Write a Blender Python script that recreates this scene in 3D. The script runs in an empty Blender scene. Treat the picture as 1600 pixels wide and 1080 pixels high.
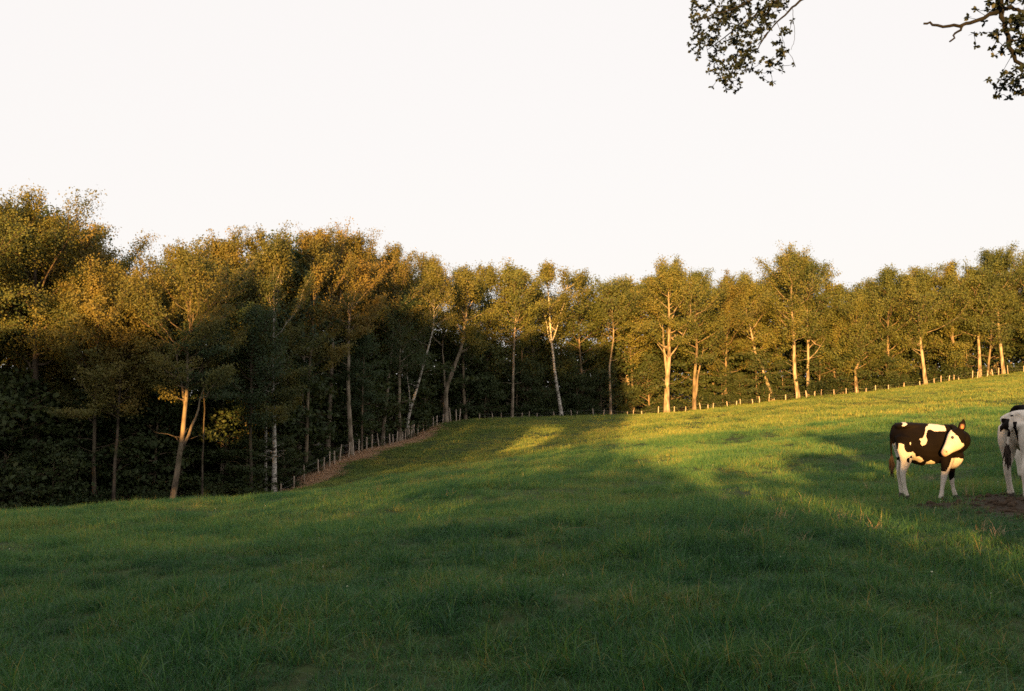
import bpy, math, random
import numpy as np
from mathutils import Vector, Matrix

# ------------------------------------------------------------------ camera, sky, sun, exposure
scene = bpy.context.scene
C = scene.collection
CAM_Z = 1.65
F_PX = 1556.0                       # focal length in pixels of the 1600 px wide photograph
PITCH = math.atan(60.0 / F_PX)      # camera tilted slightly up
cam_data = bpy.data.cameras.new('camera')
cam_data.sensor_width = 36.0
cam_data.lens = 36.0 * F_PX / 1600.0
cam_data.clip_start = 0.1
cam_data.clip_end = 3000.0
cam = bpy.data.objects.new('camera', cam_data)
C.objects.link(cam)
cam.location = (0, 0, CAM_Z)
cam.rotation_euler = (math.pi / 2 + PITCH, 0, 0)
scene.camera = cam

SUN_EL = math.radians(6.0)
SUN_AZ = math.radians(10.0)         # the sun stands behind the camera, ten degrees to the left; light travels to +y and a little +x
world = bpy.data.worlds.new('World')
scene.world = world
world.use_nodes = True
wn = world.node_tree
wn.nodes.clear()
sky = wn.nodes.new('ShaderNodeTexSky')
sky.sky_type = 'NISHITA'
sky.sun_disc = False
sky.sun_elevation = SUN_EL
sky.sun_rotation = math.pi + SUN_AZ
sky.air_density = 1.0
sky.dust_density = 2.0
veil = wn.nodes.new('ShaderNodeMixRGB')          # thin bright evening veil over the whole sky
veil.inputs['Fac'].default_value = 0.93
veil.inputs['Color2'].default_value = (4.92, 4.71, 4.60, 1)
bg = wn.nodes.new('ShaderNodeBackground')
bg.inputs['Strength'].default_value = 0.05
wo = wn.nodes.new('ShaderNodeOutputWorld')
wn.links.new(sky.outputs[0], veil.inputs['Color1'])
wn.links.new(veil.outputs[0], bg.inputs['Color'])
wn.links.new(bg.outputs[0], wo.inputs['Surface'])

sun_data = bpy.data.lights.new('sun', 'SUN')
sun_data.energy = 5.0
sun_data.angle = math.radians(0.6)
sun_data.color = (1.0, 0.52, 0.13)
sun = bpy.data.objects.new('sun', sun_data)
C.objects.link(sun)
sun_dir = Vector((math.sin(SUN_AZ) * math.cos(SUN_EL), math.cos(SUN_AZ) * math.cos(SUN_EL), -math.sin(SUN_EL)))
sun.rotation_euler = sun_dir.to_track_quat('-Z', 'Y').to_euler()
sun.location = (-10, -40, 30)

scene.view_settings.view_transform = 'Standard'
scene.view_settings.look = 'None'
scene.view_settings.exposure = 2.05
scene.view_settings.gamma = 1.0
scene.view_settings.use_curve_mapping = False
scene.render.engine = 'CYCLES'
scene.cycles.max_bounces = 5
scene.cycles.diffuse_bounces = 4
scene.cycles.glossy_bounces = 1
scene.cycles.transmission_bounces = 3
scene.cycles.transparent_max_bounces = 4
scene.cycles.use_denoising = False
scene.cycles.use_adaptive_sampling = True
scene.cycles.adaptive_threshold = 0.008
scene.cycles.filter_width = 1.6
scene.cycles.caustics_reflective = False
scene.cycles.caustics_refractive = False

rng = np.random.default_rng(11)
random.seed(11)
SINP, COSP = math.sin(PITCH), math.cos(PITCH)

def P(px, py, depth):
    """world point seen at photograph pixel (px, py), depth metres ahead"""
    u = (px - 800.0) / F_PX
    v = (540.0 - py) / F_PX
    dy = COSP - v * SINP
    dz = SINP + v * COSP
    return np.array((u * depth / dy, depth, CAM_Z + dz * depth / dy))

# ------------------------------------------------------------------ terrain height field
def hash2(ix, iy, s):
    h = (ix.astype(np.int64) * 374761393 + iy.astype(np.int64) * 668265263 + s * 1442695041) & 0xFFFFFFFF
    h = ((h ^ (h >> 13)) * 1274126177) & 0xFFFFFFFF
    return ((h ^ (h >> 16)) & 0xFFFF) / 65535.0

def vnoise(x, y, s=0):
    x = np.asarray(x, float); y = np.asarray(y, float)
    ix = np.floor(x); iy = np.floor(y)
    fx = x - ix; fy = y - iy
    fx = fx * fx * (3 - 2 * fx); fy = fy * fy * (3 - 2 * fy)
    a = hash2(ix, iy, s); b = hash2(ix + 1, iy, s); c = hash2(ix, iy + 1, s); d = hash2(ix + 1, iy + 1, s)
    return (a * (1 - fx) + b * fx) * (1 - fy) + (c * (1 - fx) + d * fx) * fy

SURF = [  # (photo px, photo py, depth)
    (0, 1000, 8.0), (800, 925, 8.0), (1600, 915, 8.0),
    (0, 868, 15.0), (420, 850, 15.0), (800, 815, 15.5), (1200, 795, 15.5), (1450, 774, 15.5), (1600, 765, 15.5),
    (-250, 822, 24.0), (0, 803, 25.0), (270, 783, 28.0), (500, 772, 30.0), (620, 747, 33.0), (800, 717, 38.0), (1000, 690, 45.0),
    (1000, 735, 28.0), (800, 760, 24.0), (500, 806, 20.0),
    (1200, 742, 25.0), (1200, 691, 40.0), (1200, 656, 62.0), (1200, 636, 90.0), (1200, 629, 109.0),
    (1000, 670, 65.0), (1000, 650, 103.0),
    (1450, 708, 25.0), (1450, 655, 40.0), (1450, 624, 70.0), (1450, 602, 112.0),
    (1600, 692, 25.0), (1600, 640, 40.0), (1600, 606, 70.0), (1600, 583, 112.0),
    (800, 730, 54.0), (800, 690, 75.0), (800, 656, 98.0), (880, 653, 100.0),
    (620, 768, 56.0), (640, 726, 70.0), (620, 694, 82.0), (700, 690, 76.0), (700, 661, 92.0),
    (545, 714, 74.0), (545, 748, 62.0), (500, 738, 70.0), (440, 772, 66.0), (440, 800, 48.0), (270, 792, 58.0), (270, 830, 42.0),
    (0, 835, 55.0), (0, 850, 40.0), (-250, 850, 50.0),
]
FLAT = [  # world points outside the picture
    (-6, 0, -0.08), (0, 0, 0.0), (6, 0, 0.12), (-10, -12, 0.0), (10, -12, 0.2),
    (-40, -25, -0.4), (0, -25, 0.3), (40, -25, 0.8), (-60, -80, 0.0), (0, -80, 0.6), (60, -80, 1.5),
    (-70, 20, -5.5), (-70, 60, -7.0), (60, 20, 2.2), (90, 70, 4.6), (90, 120, 6.0),
    (-45, 85, -6.4), (-20, 90, -5.6), (0, 125, -1.9), (30, 140, -0.8), (60, 145, 2.4),
    (-120, 160, -6.0), (0, 220, -0.5), (120, 220, 5.0), (-250, 0, -7.0), (250, 0, 5.0), (-250, 400, -6.0), (250, 400, 6.0), (0, 420, 0.0),
    (-250, -150, -2.0), (250, -150, 3.0),
]
ctrl = np.array([P(*s) for s in SURF] + [np.array(f, float) for f in FLAT])

def _tps(r2):
    return np.where(r2 > 1e-9, r2 * np.log(r2 + 1e-12), 0.0)
_S = 50.0
_cx = ctrl[:, :2] / _S
_n = len(_cx)
_K = _tps(((_cx[:, None] - _cx[None]) ** 2).sum(-1)) + np.eye(_n) * 0.0006
_A = np.zeros((_n + 3, _n + 3))
_A[:_n, :_n] = _K
_A[:_n, _n] = 1; _A[:_n, _n + 1:] = _cx
_A[_n, :_n] = 1; _A[_n + 1:, :_n] = _cx.T
_W = np.linalg.solve(_A, np.concatenate([ctrl[:, 2], np.zeros(3)]))

def height(x, y, bumps=True):
    x = np.atleast_1d(np.asarray(x, float)); y = np.atleast_1d(np.asarray(y, float))
    q = np.stack([x.ravel(), y.ravel()], 1) / _S
    out = np.empty(len(q))
    for i in range(0, len(q), 20000):
        b = q[i:i + 20000]
        out[i:i + 20000] = _tps(((b[:, None] - _cx[None]) ** 2).sum(-1)) @ _W[:_n] + _W[_n] + b @ _W[_n + 1:]
    out = out.reshape(x.shape)
    if bumps:
        out = out + 0.22 * (vnoise(x / 6.5, y / 6.5, 1) - 0.5) * np.clip((np.abs(y) - 3) / 20, 0.2, 1) \
            + 0.15 * (vnoise(x / 1.5, y / 1.5, 2) - 0.5) + 0.09 * (vnoise(x / 0.6, y / 0.6, 3) - 0.5)
    return out

def hz(x, y):
    return float(height(x, y)[0])

# the wood's edge (fence line): depth at each photograph column
EDGE_PX = [-900, -300, 0, 270, 440, 545, 620, 660, 700, 870, 1040, 1240, 1440, 1600, 1800, 2400]
EDGE_D = [40, 50, 55, 58.5, 66, 74, 82, 87, 92, 100, 104.5, 110, 112, 112.5, 113, 114]

def edge_depth(px):
    return float(np.interp(px, EDGE_PX, EDGE_D))

def column_at(px, depth):
    return (px - 800.0) / F_PX * depth

EDGE_XY = np.array([(column_at(p, d), d) for p, d in zip(EDGE_PX, EDGE_D)])

def edge_signed(x, y):
    """metres behind the wood's edge (positive = inside the wood)"""
    px = 800 + F_PX * x / np.maximum(y, 1.0)
    d = np.interp(px, EDGE_PX, EDGE_D)
    return np.where(y > 20, y - d, -50.0)

# ------------------------------------------------------------------ helpers: meshes, objects, tags
def tag(o, label=None, cat=None, group=None, kind=None):
    if label: o['label'] = label
    if cat: o['category'] = cat
    if group: o['group'] = group
    if kind: o['kind'] = kind
    return o

def empty(name, loc=(0, 0, 0), rz=0.0):
    o = bpy.data.objects.new(name, None)
    o.empty_display_size = 0.3
    o.location = loc
    o.rotation_euler = (0, 0, rz)
    C.objects.link(o)
    return o

def mesh_obj(name, me, mat=None, parent=None, link=True):
    o = bpy.data.objects.new(name, me)
    if mat is not None and not me.materials:
        me.materials.append(mat)
    if link:
        C.objects.link(o)
    if parent is not None:
        o.parent = parent
    return o

def mesh_np(name, verts, faces, smooth=False, **attrs):
    """faces: (n,k) int array, all with k corners; attrs: per-vertex float arrays"""
    verts = np.asarray(verts, np.float32); faces = np.asarray(faces, np.int32)
    me = bpy.data.meshes.new(name)
    n, k = faces.shape
    me.vertices.add(len(verts)); me.vertices.foreach_set('co', verts.ravel())
    me.loops.add(n * k); me.loops.foreach_set('vertex_index', faces.ravel())
    me.polygons.add(n)
    me.polygons.foreach_set('loop_start', np.arange(0, n * k, k, dtype=np.int32))
    me.polygons.foreach_set('loop_total', np.full(n, k, np.int32))
    if smooth:
        me.polygons.foreach_set('use_smooth', np.ones(n, bool))
    for a, val in attrs.items():
        val = np.asarray(val, np.float32)
        if val.ndim == 1:
            me.attributes.new(a, 'FLOAT', 'POINT').data.foreach_set('value', val)
        else:
            me.attributes.new(a, 'FLOAT_COLOR', 'POINT').data.foreach_set('color', val.ravel())
    me.update(calc_edges=True)
    return me

class Acc:
    """collects quads"""
    def __init__(self): self.v = []; self.f = []; self.n = 0; self.a = []
    def add(self, v, f, a=None):
        self.v.append(v); self.f.append(np.asarray(f) + self.n); self.n += len(v)
        self.a.append(np.zeros(len(v)) if a is None else a)
    def mesh(self, name, smooth=True, attr='tint'):
        return mesh_np(name, np.concatenate(self.v), np.concatenate(self.f), smooth, **{attr: np.concatenate(self.a)})

_faces_cache = {}
def tube(acc, path, rad, sides=6, tint=0.0, flat=None):
    path = np.asarray(path, float); rad = np.asarray(rad, float)
    n = len(path)
    t = np.gradient(path, axis=0)
    t /= np.linalg.norm(t, axis=1)[:, None] + 1e-9
    ref = np.array((1.0, 0.13, 0.0)) if abs(t[0, 2]) > 0.6 else np.array((0.05, 0.1, 1.0))
    a = np.cross(t, ref); a /= np.linalg.norm(a, axis=1)[:, None] + 1e-9
    b = np.cross(t, a)
    ang = np.linspace(0, 2 * math.pi, sides, endpoint=False)
    ring = a[:, None] * np.cos(ang)[None, :, None] + b[:, None] * np.sin(ang)[None, :, None]
    v = (path[:, None] + ring * rad[:, None, None]).reshape(-1, 3)
    key = (n, sides)
    if key not in _faces_cache:
        i = np.arange(n - 1)[:, None] * sides; j = np.arange(sides)[None]; j2 = (j + 1) % sides
        _faces_cache[key] = np.stack([i + j, i + j2, i + sides + j2, i + sides + j], -1).reshape(-1, 4)
    acc.add(v, _faces_cache[key], np.full(len(v), tint))

def unit(v):
    v = np.asarray(v, float)
    return v / (np.linalg.norm(v, axis=-1, keepdims=True) + 1e-9)

def leaf_quads(r, cen, size, up=0.35, aspect=0.62, outward=None):
    """rhombic leaves round the given centres; outward: the way most of them face"""
    n = len(cen)
    if outward is None: nor = unit(r.normal(size=(n, 3)) + np.array((0, 0, up * 2)))
    else: nor = unit(r.normal(size=(n, 3)) * 0.62 + outward + np.array((0, 0, up)))
    a = unit(np.cross(nor, r.normal(size=(n, 3))))
    b = np.cross(nor, a)
    l = (size * r.uniform(0.6, 1.3, n))[:, None] * 0.5
    w = l * aspect
    v = np.stack([cen - a * l, cen + b * w + nor * w * 0.25, cen + a * l, cen - b * w + nor * w * 0.25], 1).reshape(-1, 3)
    f = np.arange(4 * n).reshape(-1, 4)
    return v, f

# ------------------------------------------------------------------ materials
def new_mat(name):
    m = bpy.data.materials.new(name); m.use_nodes = True
    nt = m.node_tree; nt.nodes.clear()
    out = nt.nodes.new('ShaderNodeOutputMaterial')
    return m, nt, out

def node(nt, typ, **kw):
    n = nt.nodes.new(typ)
    for k, v in kw.items():
        if k in n.inputs: n.inputs[k].default_value = v
        else: setattr(n, k, v)
    return n

def ramp(nt, fac, stops):
    n = nt.nodes.new('ShaderNodeValToRGB')
    el = n.color_ramp.elements
    while len(el) < len(stops): el.new(0.5)
    for e, (p, c) in zip(el, stops):
        e.position = p; e.color = (*c, 1) if len(c) == 3 else c
    nt.links.new(fac, n.inputs[0])
    return n.outputs[0]

def mathn(nt, op, a, b):
    n = nt.nodes.new('ShaderNodeMath'); n.operation = op
    for i, x in enumerate((a, b)):
        if isinstance(x, (int, float)): n.inputs[i].default_value = x
        else: nt.links.new(x, n.inputs[i])
    return n.outputs[0]

def mixc(nt, fac, a, b, blend='MIX'):
    n = nt.nodes.new('ShaderNodeMixRGB'); n.blend_type = blend
    for i, x in zip(('Fac', 'Color1', 'Color2'), (fac, a, b)):
        if isinstance(x, (int, float)): n.inputs[i].default_value = x
        elif isinstance(x, tuple): n.inputs[i].default_value = (*x, 1)
        else: nt.links.new(x, n.inputs[i])
    return n.outputs[0]

def attr(nt, name):
    n = nt.nodes.new('ShaderNodeAttribute'); n.attribute_name = name
    return n

def foliage_mat(name, stops, transl=0.4, rough=0.55, patch_scale=None, spec=0.25, randomness=0.35):
    """leaf or blade: reflects and lets light through; colour by leaf (tint), by plant and by place"""
    m, nt, out = new_mat(name)
    t = attr(nt, 'tint').outputs['Fac']
    info = nt.nodes.new('ShaderNodeObjectInfo')
    shift = mathn(nt, 'MULTIPLY', mathn(nt, 'SUBTRACT', info.outputs['Random'], 0.5), randomness)
    fac = mathn(nt, 'ADD', t, shift)
    if patch_scale:
        nz = node(nt, 'ShaderNodeTexNoise', Scale=patch_scale, Detail=3.0)
        nt.links.new(info.outputs['Location'], nz.inputs['Vector'])
        fac = mathn(nt, 'ADD', fac, mathn(nt, 'MULTIPLY', mathn(nt, 'SUBTRACT', nz.outputs['Fac'], 0.5), 1.5))
    col = ramp(nt, fac, stops)
    p = node(nt, 'ShaderNodeBsdfPrincipled', Roughness=rough)
    p.inputs['Specular IOR Level'].default_value = spec
    tr = nt.nodes.new('ShaderNodeBsdfTranslucent')
    nt.links.new(col, p.inputs['Base Color'])
    nt.links.new(mixc(nt, 1.0, col, (1.25, 1.1, 0.55), 'MULTIPLY'), tr.inputs['Color'])
    mx = nt.nodes.new('ShaderNodeMixShader'); mx.inputs[0].default_value = transl
    nt.links.new(p.outputs[0], mx.inputs[1]); nt.links.new(tr.outputs[0], mx.inputs[2])
    nt.links.new(mx.outputs[0], out.inputs['Surface'])
    return m

def simple_mat(name, col, rough=0.7, spec=0.3, noise=None):
    m, nt, out = new_mat(name)
    p = node(nt, 'ShaderNodeBsdfPrincipled', Roughness=rough)
    p.inputs['Specular IOR Level'].default_value = spec
    if noise:
        sc, col2 = noise
        tc = nt.nodes.new('ShaderNodeTexCoord')
        nz = node(nt, 'ShaderNodeTexNoise', Scale=sc, Detail=5.0)
        nt.links.new(tc.outputs['Object'], nz.inputs['Vector'])
        c = ramp(nt, nz.outputs['Fac'], [(0.35, col), (0.65, col2)])
        nt.links.new(c, p.inputs['Base Color'])
        b = node(nt, 'ShaderNodeBump', Strength=0.5, Distance=0.02)
        nt.links.new(nz.outputs['Fac'], b.inputs['Height']); nt.links.new(b.outputs[0], p.inputs['Normal'])
    else:
        p.inputs['Base Color'].default_value = (*col, 1)
    nt.links.new(p.outputs[0], out.inputs['Surface'])
    return m

def bark_mat(name, c1, c2, c3, band):
    """bark with lichen blotches; band > 0 gives birch-like cross marks"""
    m, nt, out = new_mat(name)
    tc = nt.nodes.new('ShaderNodeTexCoord')
    mp = node(nt, 'ShaderNodeMapping'); mp.inputs['Scale'].default_value = (2.2, 2.2, 7.0 if band else 0.7)
    nt.links.new(tc.outputs['Object'], mp.inputs['Vector'])
    n1 = node(nt, 'ShaderNodeTexNoise', Scale=1.6, Detail=6.0)
    nt.links.new(mp.outputs[0], n1.inputs['Vector'])
    n2 = node(nt, 'ShaderNodeTexNoise', Scale=0.9, Detail=4.0)
    nt.links.new(tc.outputs['Object'], n2.inputs['Vector'])
    base = ramp(nt, n1.outputs['Fac'], [(0.38, c3), (0.5, c1), (0.7, c2)])
    moss = ramp(nt, n2.outputs['Fac'], [(0.5, (0, 0, 0)), (0.68, (1, 1, 1))])
    col = mixc(nt, mathn(nt, 'MULTIPLY', moss, 0.55), base, (0.07, 0.075, 0.03))
    at = attr(nt, 'tint').outputs['Fac']        # thin twigs are darker wood
    col = mixc(nt, at, col, (0.10, 0.065, 0.04))
    p = node(nt, 'ShaderNodeBsdfPrincipled', Roughness=0.85)
    p.inputs['Specular IOR Level'].default_value = 0.15
    nt.links.new(col, p.inputs['Base Color'])
    b = node(nt, 'ShaderNodeBump', Strength=0.8, Distance=0.05)
    nt.links.new(n1.outputs['Fac'], b.inputs['Height']); nt.links.new(b.outputs[0], p.inputs['Normal'])
    nt.links.new(p.outputs[0], out.inputs['Surface'])
    return m

M = {}
M['beech_leaf'] = foliage_mat('beech_leaf', [(0.0, (0.050, 0.070, 0.026)), (0.4, (0.130, 0.125, 0.036)), (0.75, (0.215, 0.165, 0.045)), (1.0, (0.26, 0.16, 0.052))])
M['oak_leaf'] = foliage_mat('oak_leaf', [(0.0, (0.044, 0.068, 0.028)), (0.45, (0.120, 0.138, 0.040)), (0.8, (0.205, 0.182, 0.048)), (1.0, (0.25, 0.17, 0.052))])
M['birch_leaf'] = foliage_mat('birch_leaf', [(0.0, (0.07, 0.09, 0.03)), (0.5, (0.15, 0.145, 0.042)), (1.0, (0.23, 0.175, 0.05))], transl=0.38)
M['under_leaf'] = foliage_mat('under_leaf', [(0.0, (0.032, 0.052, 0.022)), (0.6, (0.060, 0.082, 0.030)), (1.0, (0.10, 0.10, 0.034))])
M['pale_bark'] = bark_mat('pale_bark', (0.25, 0.20, 0.15), (0.36, 0.30, 0.23), (0.11, 0.085, 0.06), 0)
M['brown_bark'] = bark_mat('brown_bark', (0.17, 0.13, 0.09), (0.26, 0.20, 0.14), (0.08, 0.06, 0.045), 0)
M['dark_bark'] = bark_mat('dark_bark', (0.085, 0.065, 0.048), (0.13, 0.10, 0.075), (0.04, 0.03, 0.023), 0)  # shade of the left wood is put into this darker bark colour
M['birch_bark'] = bark_mat('birch_bark', (0.46, 0.42, 0.37), (0.58, 0.54, 0.49), (0.07, 0.055, 0.045), 1)
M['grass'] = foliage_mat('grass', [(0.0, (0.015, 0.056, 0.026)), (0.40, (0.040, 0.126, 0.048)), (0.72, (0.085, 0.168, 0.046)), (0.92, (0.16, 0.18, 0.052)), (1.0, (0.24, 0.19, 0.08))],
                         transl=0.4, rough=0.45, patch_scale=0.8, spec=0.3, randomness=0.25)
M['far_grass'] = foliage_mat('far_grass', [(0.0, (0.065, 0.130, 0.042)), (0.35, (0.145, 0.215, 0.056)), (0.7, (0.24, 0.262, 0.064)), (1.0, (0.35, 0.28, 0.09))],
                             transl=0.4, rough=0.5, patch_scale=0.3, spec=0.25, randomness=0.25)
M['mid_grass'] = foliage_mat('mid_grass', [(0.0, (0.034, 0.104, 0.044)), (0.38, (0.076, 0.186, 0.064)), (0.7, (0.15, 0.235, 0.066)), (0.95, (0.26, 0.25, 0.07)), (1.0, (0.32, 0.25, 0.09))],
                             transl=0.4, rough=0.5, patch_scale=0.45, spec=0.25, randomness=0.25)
M['golden_leaf'] = foliage_mat('golden_leaf', [(0.0, (0.050, 0.070, 0.024)), (0.35, (0.135, 0.130, 0.034)), (0.7, (0.24, 0.185, 0.042)), (1.0, (0.30, 0.20, 0.05))])
M['near_leaf_shaded'] = foliage_mat('near_leaf_shaded', [(0.0, (0.008, 0.013, 0.010)), (0.6, (0.013, 0.020, 0.014)), (1.0, (0.018, 0.024, 0.015))], transl=0.2)  # near-black: the overhanging leaves carry their shade in the colour
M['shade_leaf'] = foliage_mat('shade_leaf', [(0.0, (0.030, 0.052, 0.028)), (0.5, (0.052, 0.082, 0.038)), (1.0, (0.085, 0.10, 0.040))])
M['dry'] = foliage_mat('dry', [(0.0, (0.26, 0.16, 0.10)), (0.5, (0.48, 0.32, 0.21)), (1.0, (0.62, 0.46, 0.32))], transl=0.2, rough=0.8, spec=0.1, randomness=0.2)

# ground: soil and low sward under the blades; colour mask painted by place (r = dry strip, g = bare soil, b = wood floor)
gm, nt, out = new_mat('ground')
tc = nt.nodes.new('ShaderNodeTexCoord')
g1 = node(nt, 'ShaderNodeTexNoise', Scale=0.35, Detail=6.0); nt.links.new(tc.outputs['Object'], g1.inputs['Vector'])
g2 = node(nt, 'ShaderNodeTexNoise', Scale=9.0, Detail=6.0); nt.links.new(tc.outputs['Object'], g2.inputs['Vector'])
gc = ramp(nt, g1.outputs['Fac'], [(0.3, (0.024, 0.042, 0.014)), (0.55, (0.042, 0.068, 0.020)), (0.75, (0.07, 0.08, 0.025))])
gc = mixc(nt, 0.5, gc, ramp(nt, g2.outputs['Fac'], [(0.35, (0.020, 0.018, 0.010)), (0.65, (0.040, 0.058, 0.018))]))
sep = nt.nodes.new('ShaderNodeSeparateColor'); nt.links.new(attr(nt, 'place').outputs['Color'], sep.inputs[0])
def edge_noise(ch, k):
    s = mathn(nt, 'ADD', sep.outputs[ch], mathn(nt, 'MULTIPLY', mathn(nt, 'SUBTRACT', g2.outputs['Fac'], 0.5), k))
    return ramp(nt, s, [(0.4, (0, 0, 0)), (0.6, (1, 1, 1))])
gc = mixc(nt, edge_noise(2, 0.3), gc, ramp(nt, g2.outputs['Fac'], [(0.3, (0.035, 0.022, 0.013)), (0.7, (0.075, 0.05, 0.03))]))
gc = mixc(nt, edge_noise(0, 0.9), gc, ramp(nt, g2.outputs['Fac'], [(0.3, (0.24, 0.15, 0.09)), (0.7, (0.42, 0.28, 0.18))]))
gc = mixc(nt, edge_noise(1, 0.8), gc, ramp(nt, g2.outputs['Fac'], [(0.3, (0.022, 0.016, 0.011)), (0.7, (0.055, 0.040, 0.027))]))
gp = node(nt, 'ShaderNodeBsdfPrincipled', Roughness=0.95); gp.inputs['Specular IOR Level'].default_value = 0.1
nt.links.new(gc, gp.inputs['Base Color'])
gb = node(nt, 'ShaderNodeBump', Strength=0.7, Distance=0.05); nt.links.new(g2.outputs['Fac'], gb.inputs['Height']); nt.links.new(gb.outputs[0], gp.inputs['Normal'])
nt.links.new(gp.outputs[0], out.inputs['Surface'])
M['ground'] = gm
M['post'] = simple_mat('post', (0.30, 0.23, 0.17), 0.85, 0.15, (6.0, (0.52, 0.43, 0.35)))
M['wire'] = simple_mat('wire', (0.25, 0.24, 0.23), 0.5, 0.5)

# ------------------------------------------------------------------ ground sheet
FENCE_PX = [  # left run of stakes: photograph (x, base y, height in px)
    (441, 774, 14), (461, 763, 18), (477, 760, 22), (498, 742, 19), (507, 738, 18), (516, 733, 20), (524, 729, 17), (532, 726, 22),
    (545, 723, 21), (553, 717, 22), (562, 711, 19), (573, 708, 18), (582, 705, 20), (593, 703, 20), (602, 700, 15), (610, 702, 16),
    (615, 701, 14), (620, 700, 17)]
FENCE2_PX = [
    (630, 681, 16), (634, 677, 17), (637, 675, 17), (640, 673, 18), (642.5, 670, 18), (647, 667, 17), (653, 665, 15), (662, 662, 13),
    (667, 661, 13), (677, 659, 14), (683, 658, 13), (692, 657, 12), (704.5, 659, 18), (713, 658, 15), (718, 657, 16)]
BACK_PX = [749, 770, 782.5, 816, 827, 839, 866, 893, 901, 927, 943, 955, 981, 989, 1003, 1028, 1053, 1071, 1094, 1106, 1114, 1136, 1150, 1156, 1176, 1186]
RIGHT_PX = [1201, 1227, 1244, 1260, 1272.5, 1282.5, 1302.5, 1322, 1337.5, 1353, 1367.5, 1388, 1412, 1437.5, 1459, 1470, 1482, 1490, 1497.5, 1519, 1526.5, 1542, 1551, 1560, 1574.5, 1599, 1622, 1640]

def seg_dist(x, y, poly):
    best = np.full(x.shape, 1e9); side = np.zeros(x.shape)
    for (ax, ay), (bx, by) in zip(poly[:-1], poly[1:]):
        dx, dy = bx - ax, by - ay
        t = np.clip(((x - ax) * dx + (y - ay) * dy) / (dx * dx + dy * dy), 0, 1)
        qx, qy = ax + t * dx, ay + t * dy
        d = np.hypot(x - qx, y - qy)
        s = (x - ax) * dy - (y - ay) * dx
        m = d < best
        best = np.where(m, d, best); side = np.where(m, np.sign(s), side)
    return best, side

_lf = [(column_at(p, edge_depth(p)), edge_depth(p)) for p in (300, 380, 441, 477, 516, 545, 582, 620, 640, 662, 690, 715)]
def dry_mask(x, y):
    d, s = seg_dist(x, y, _lf)
    w = 2.2 * np.clip((y - 57) / 8, 0, 1) * np.clip((91 - y) / 7, 0, 1)
    w = w * (0.35 + 1.1 * vnoise(x / 3.0, y / 3.0, 8)) * (0.7 + 0.6 * vnoise(x / 0.8, y / 0.8, 9))
    return np.where(s > 0, np.clip(1.4 - d / np.maximum(w, 0.05), 0, 1), np.clip(1.2 - d / 1.2, 0, 1) * (w > 0.3))

SOIL_C = P(1640, 815, 13.0)
def soil_mask(x, y):
    q = np.hypot((x - SOIL_C[0]) / 1.05, (y - SOIL_C[1]) / 2.0)
    return np.clip((1.75 - q + 0.7 * (vnoise(x / 0.4, y / 0.4, 91) - 0.5)) * 0.8, 0, 1)

def axis(parts):
    out = []
    for a, b, s in parts:
        out.append(np.arange(a, b, s))
    return np.unique(np.round(np.concatenate(out), 4))
gx = axis([(-420, -90, 15), (-90, -34, 2.0), (-34, -12, 0.7), (-12, 12, 0.3), (12, 46, 0.7), (46, 90, 2.0), (90, 421, 15)])
gy = axis([(-160, -30, 10), (-30, 2, 1.5), (2, 20, 0.28), (20, 48, 0.45), (48, 118, 0.8), (118, 170, 4), (170, 431, 20)])
X, Y = np.meshgrid(gx, gy)
Z = height(X, Y)
nx, ny = len(gx), len(gy)
i = np.arange(ny - 1)[:, None] * nx; j = np.arange(nx - 1)[None]
faces = np.stack([i + j, i + j + 1, i + nx + j + 1, i + nx + j], -1).reshape(-1, 4)
place = np.zeros((X.size, 4), np.float32); place[:, 3] = 1
place[:, 0] = dry_mask(X, Y).ravel()
place[:, 1] = soil_mask(X, Y).ravel()
place[:, 2] = np.clip(0.5 + (edge_signed(X, Y) - 0.6) / 1.5, 0, 1).ravel()
gme = mesh_np('ground', np.stack([X.ravel(), Y.ravel(), Z.ravel()], 1), faces, True, place=place)
ground = mesh_obj('ground', gme, M['ground'])
tag(ground, 'rolling green pasture ground sloping down to the wood', 'ground', kind='structure')

# ------------------------------------------------------------------ trees
def smooth_path(pts, n):
    pts = np.asarray(pts, float)
    t = np.linspace(0, 1, len(pts)); q = np.linspace(0, 1, n)
    out = np.stack([np.interp(q, t, pts[:, k]) for k in range(3)], 1)
    for _ in range(2):
        out[1:-1] = (out[:-2] + 2 * out[1:-1] + out[2:]) / 4
    return out

STYLE = {  # first-branch angle low/high, upward curve, leaf spread xy/z, leaf up bias, secondaries
    'beech': dict(e0=12, e1=76, curve=0.30, sxy=0.21, sz=0.12, up=0.15, sec=8, n1=28, top=0.6),
    'oak':   dict(e0=18, e1=66, curve=0.20, sxy=0.28, sz=0.24, up=0.12, sec=8, n1=28, top=0.4),
    'birch': dict(e0=42, e1=72, curve=-0.10, sxy=0.20, sz=0.32, up=0.05, sec=7, n1=22, top=0.3),
    'under': dict(e0=2, e1=55, curve=0.02, sxy=0.30, sz=0.10, up=0.35, sec=7, n1=24, top=0.3),
}

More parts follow.
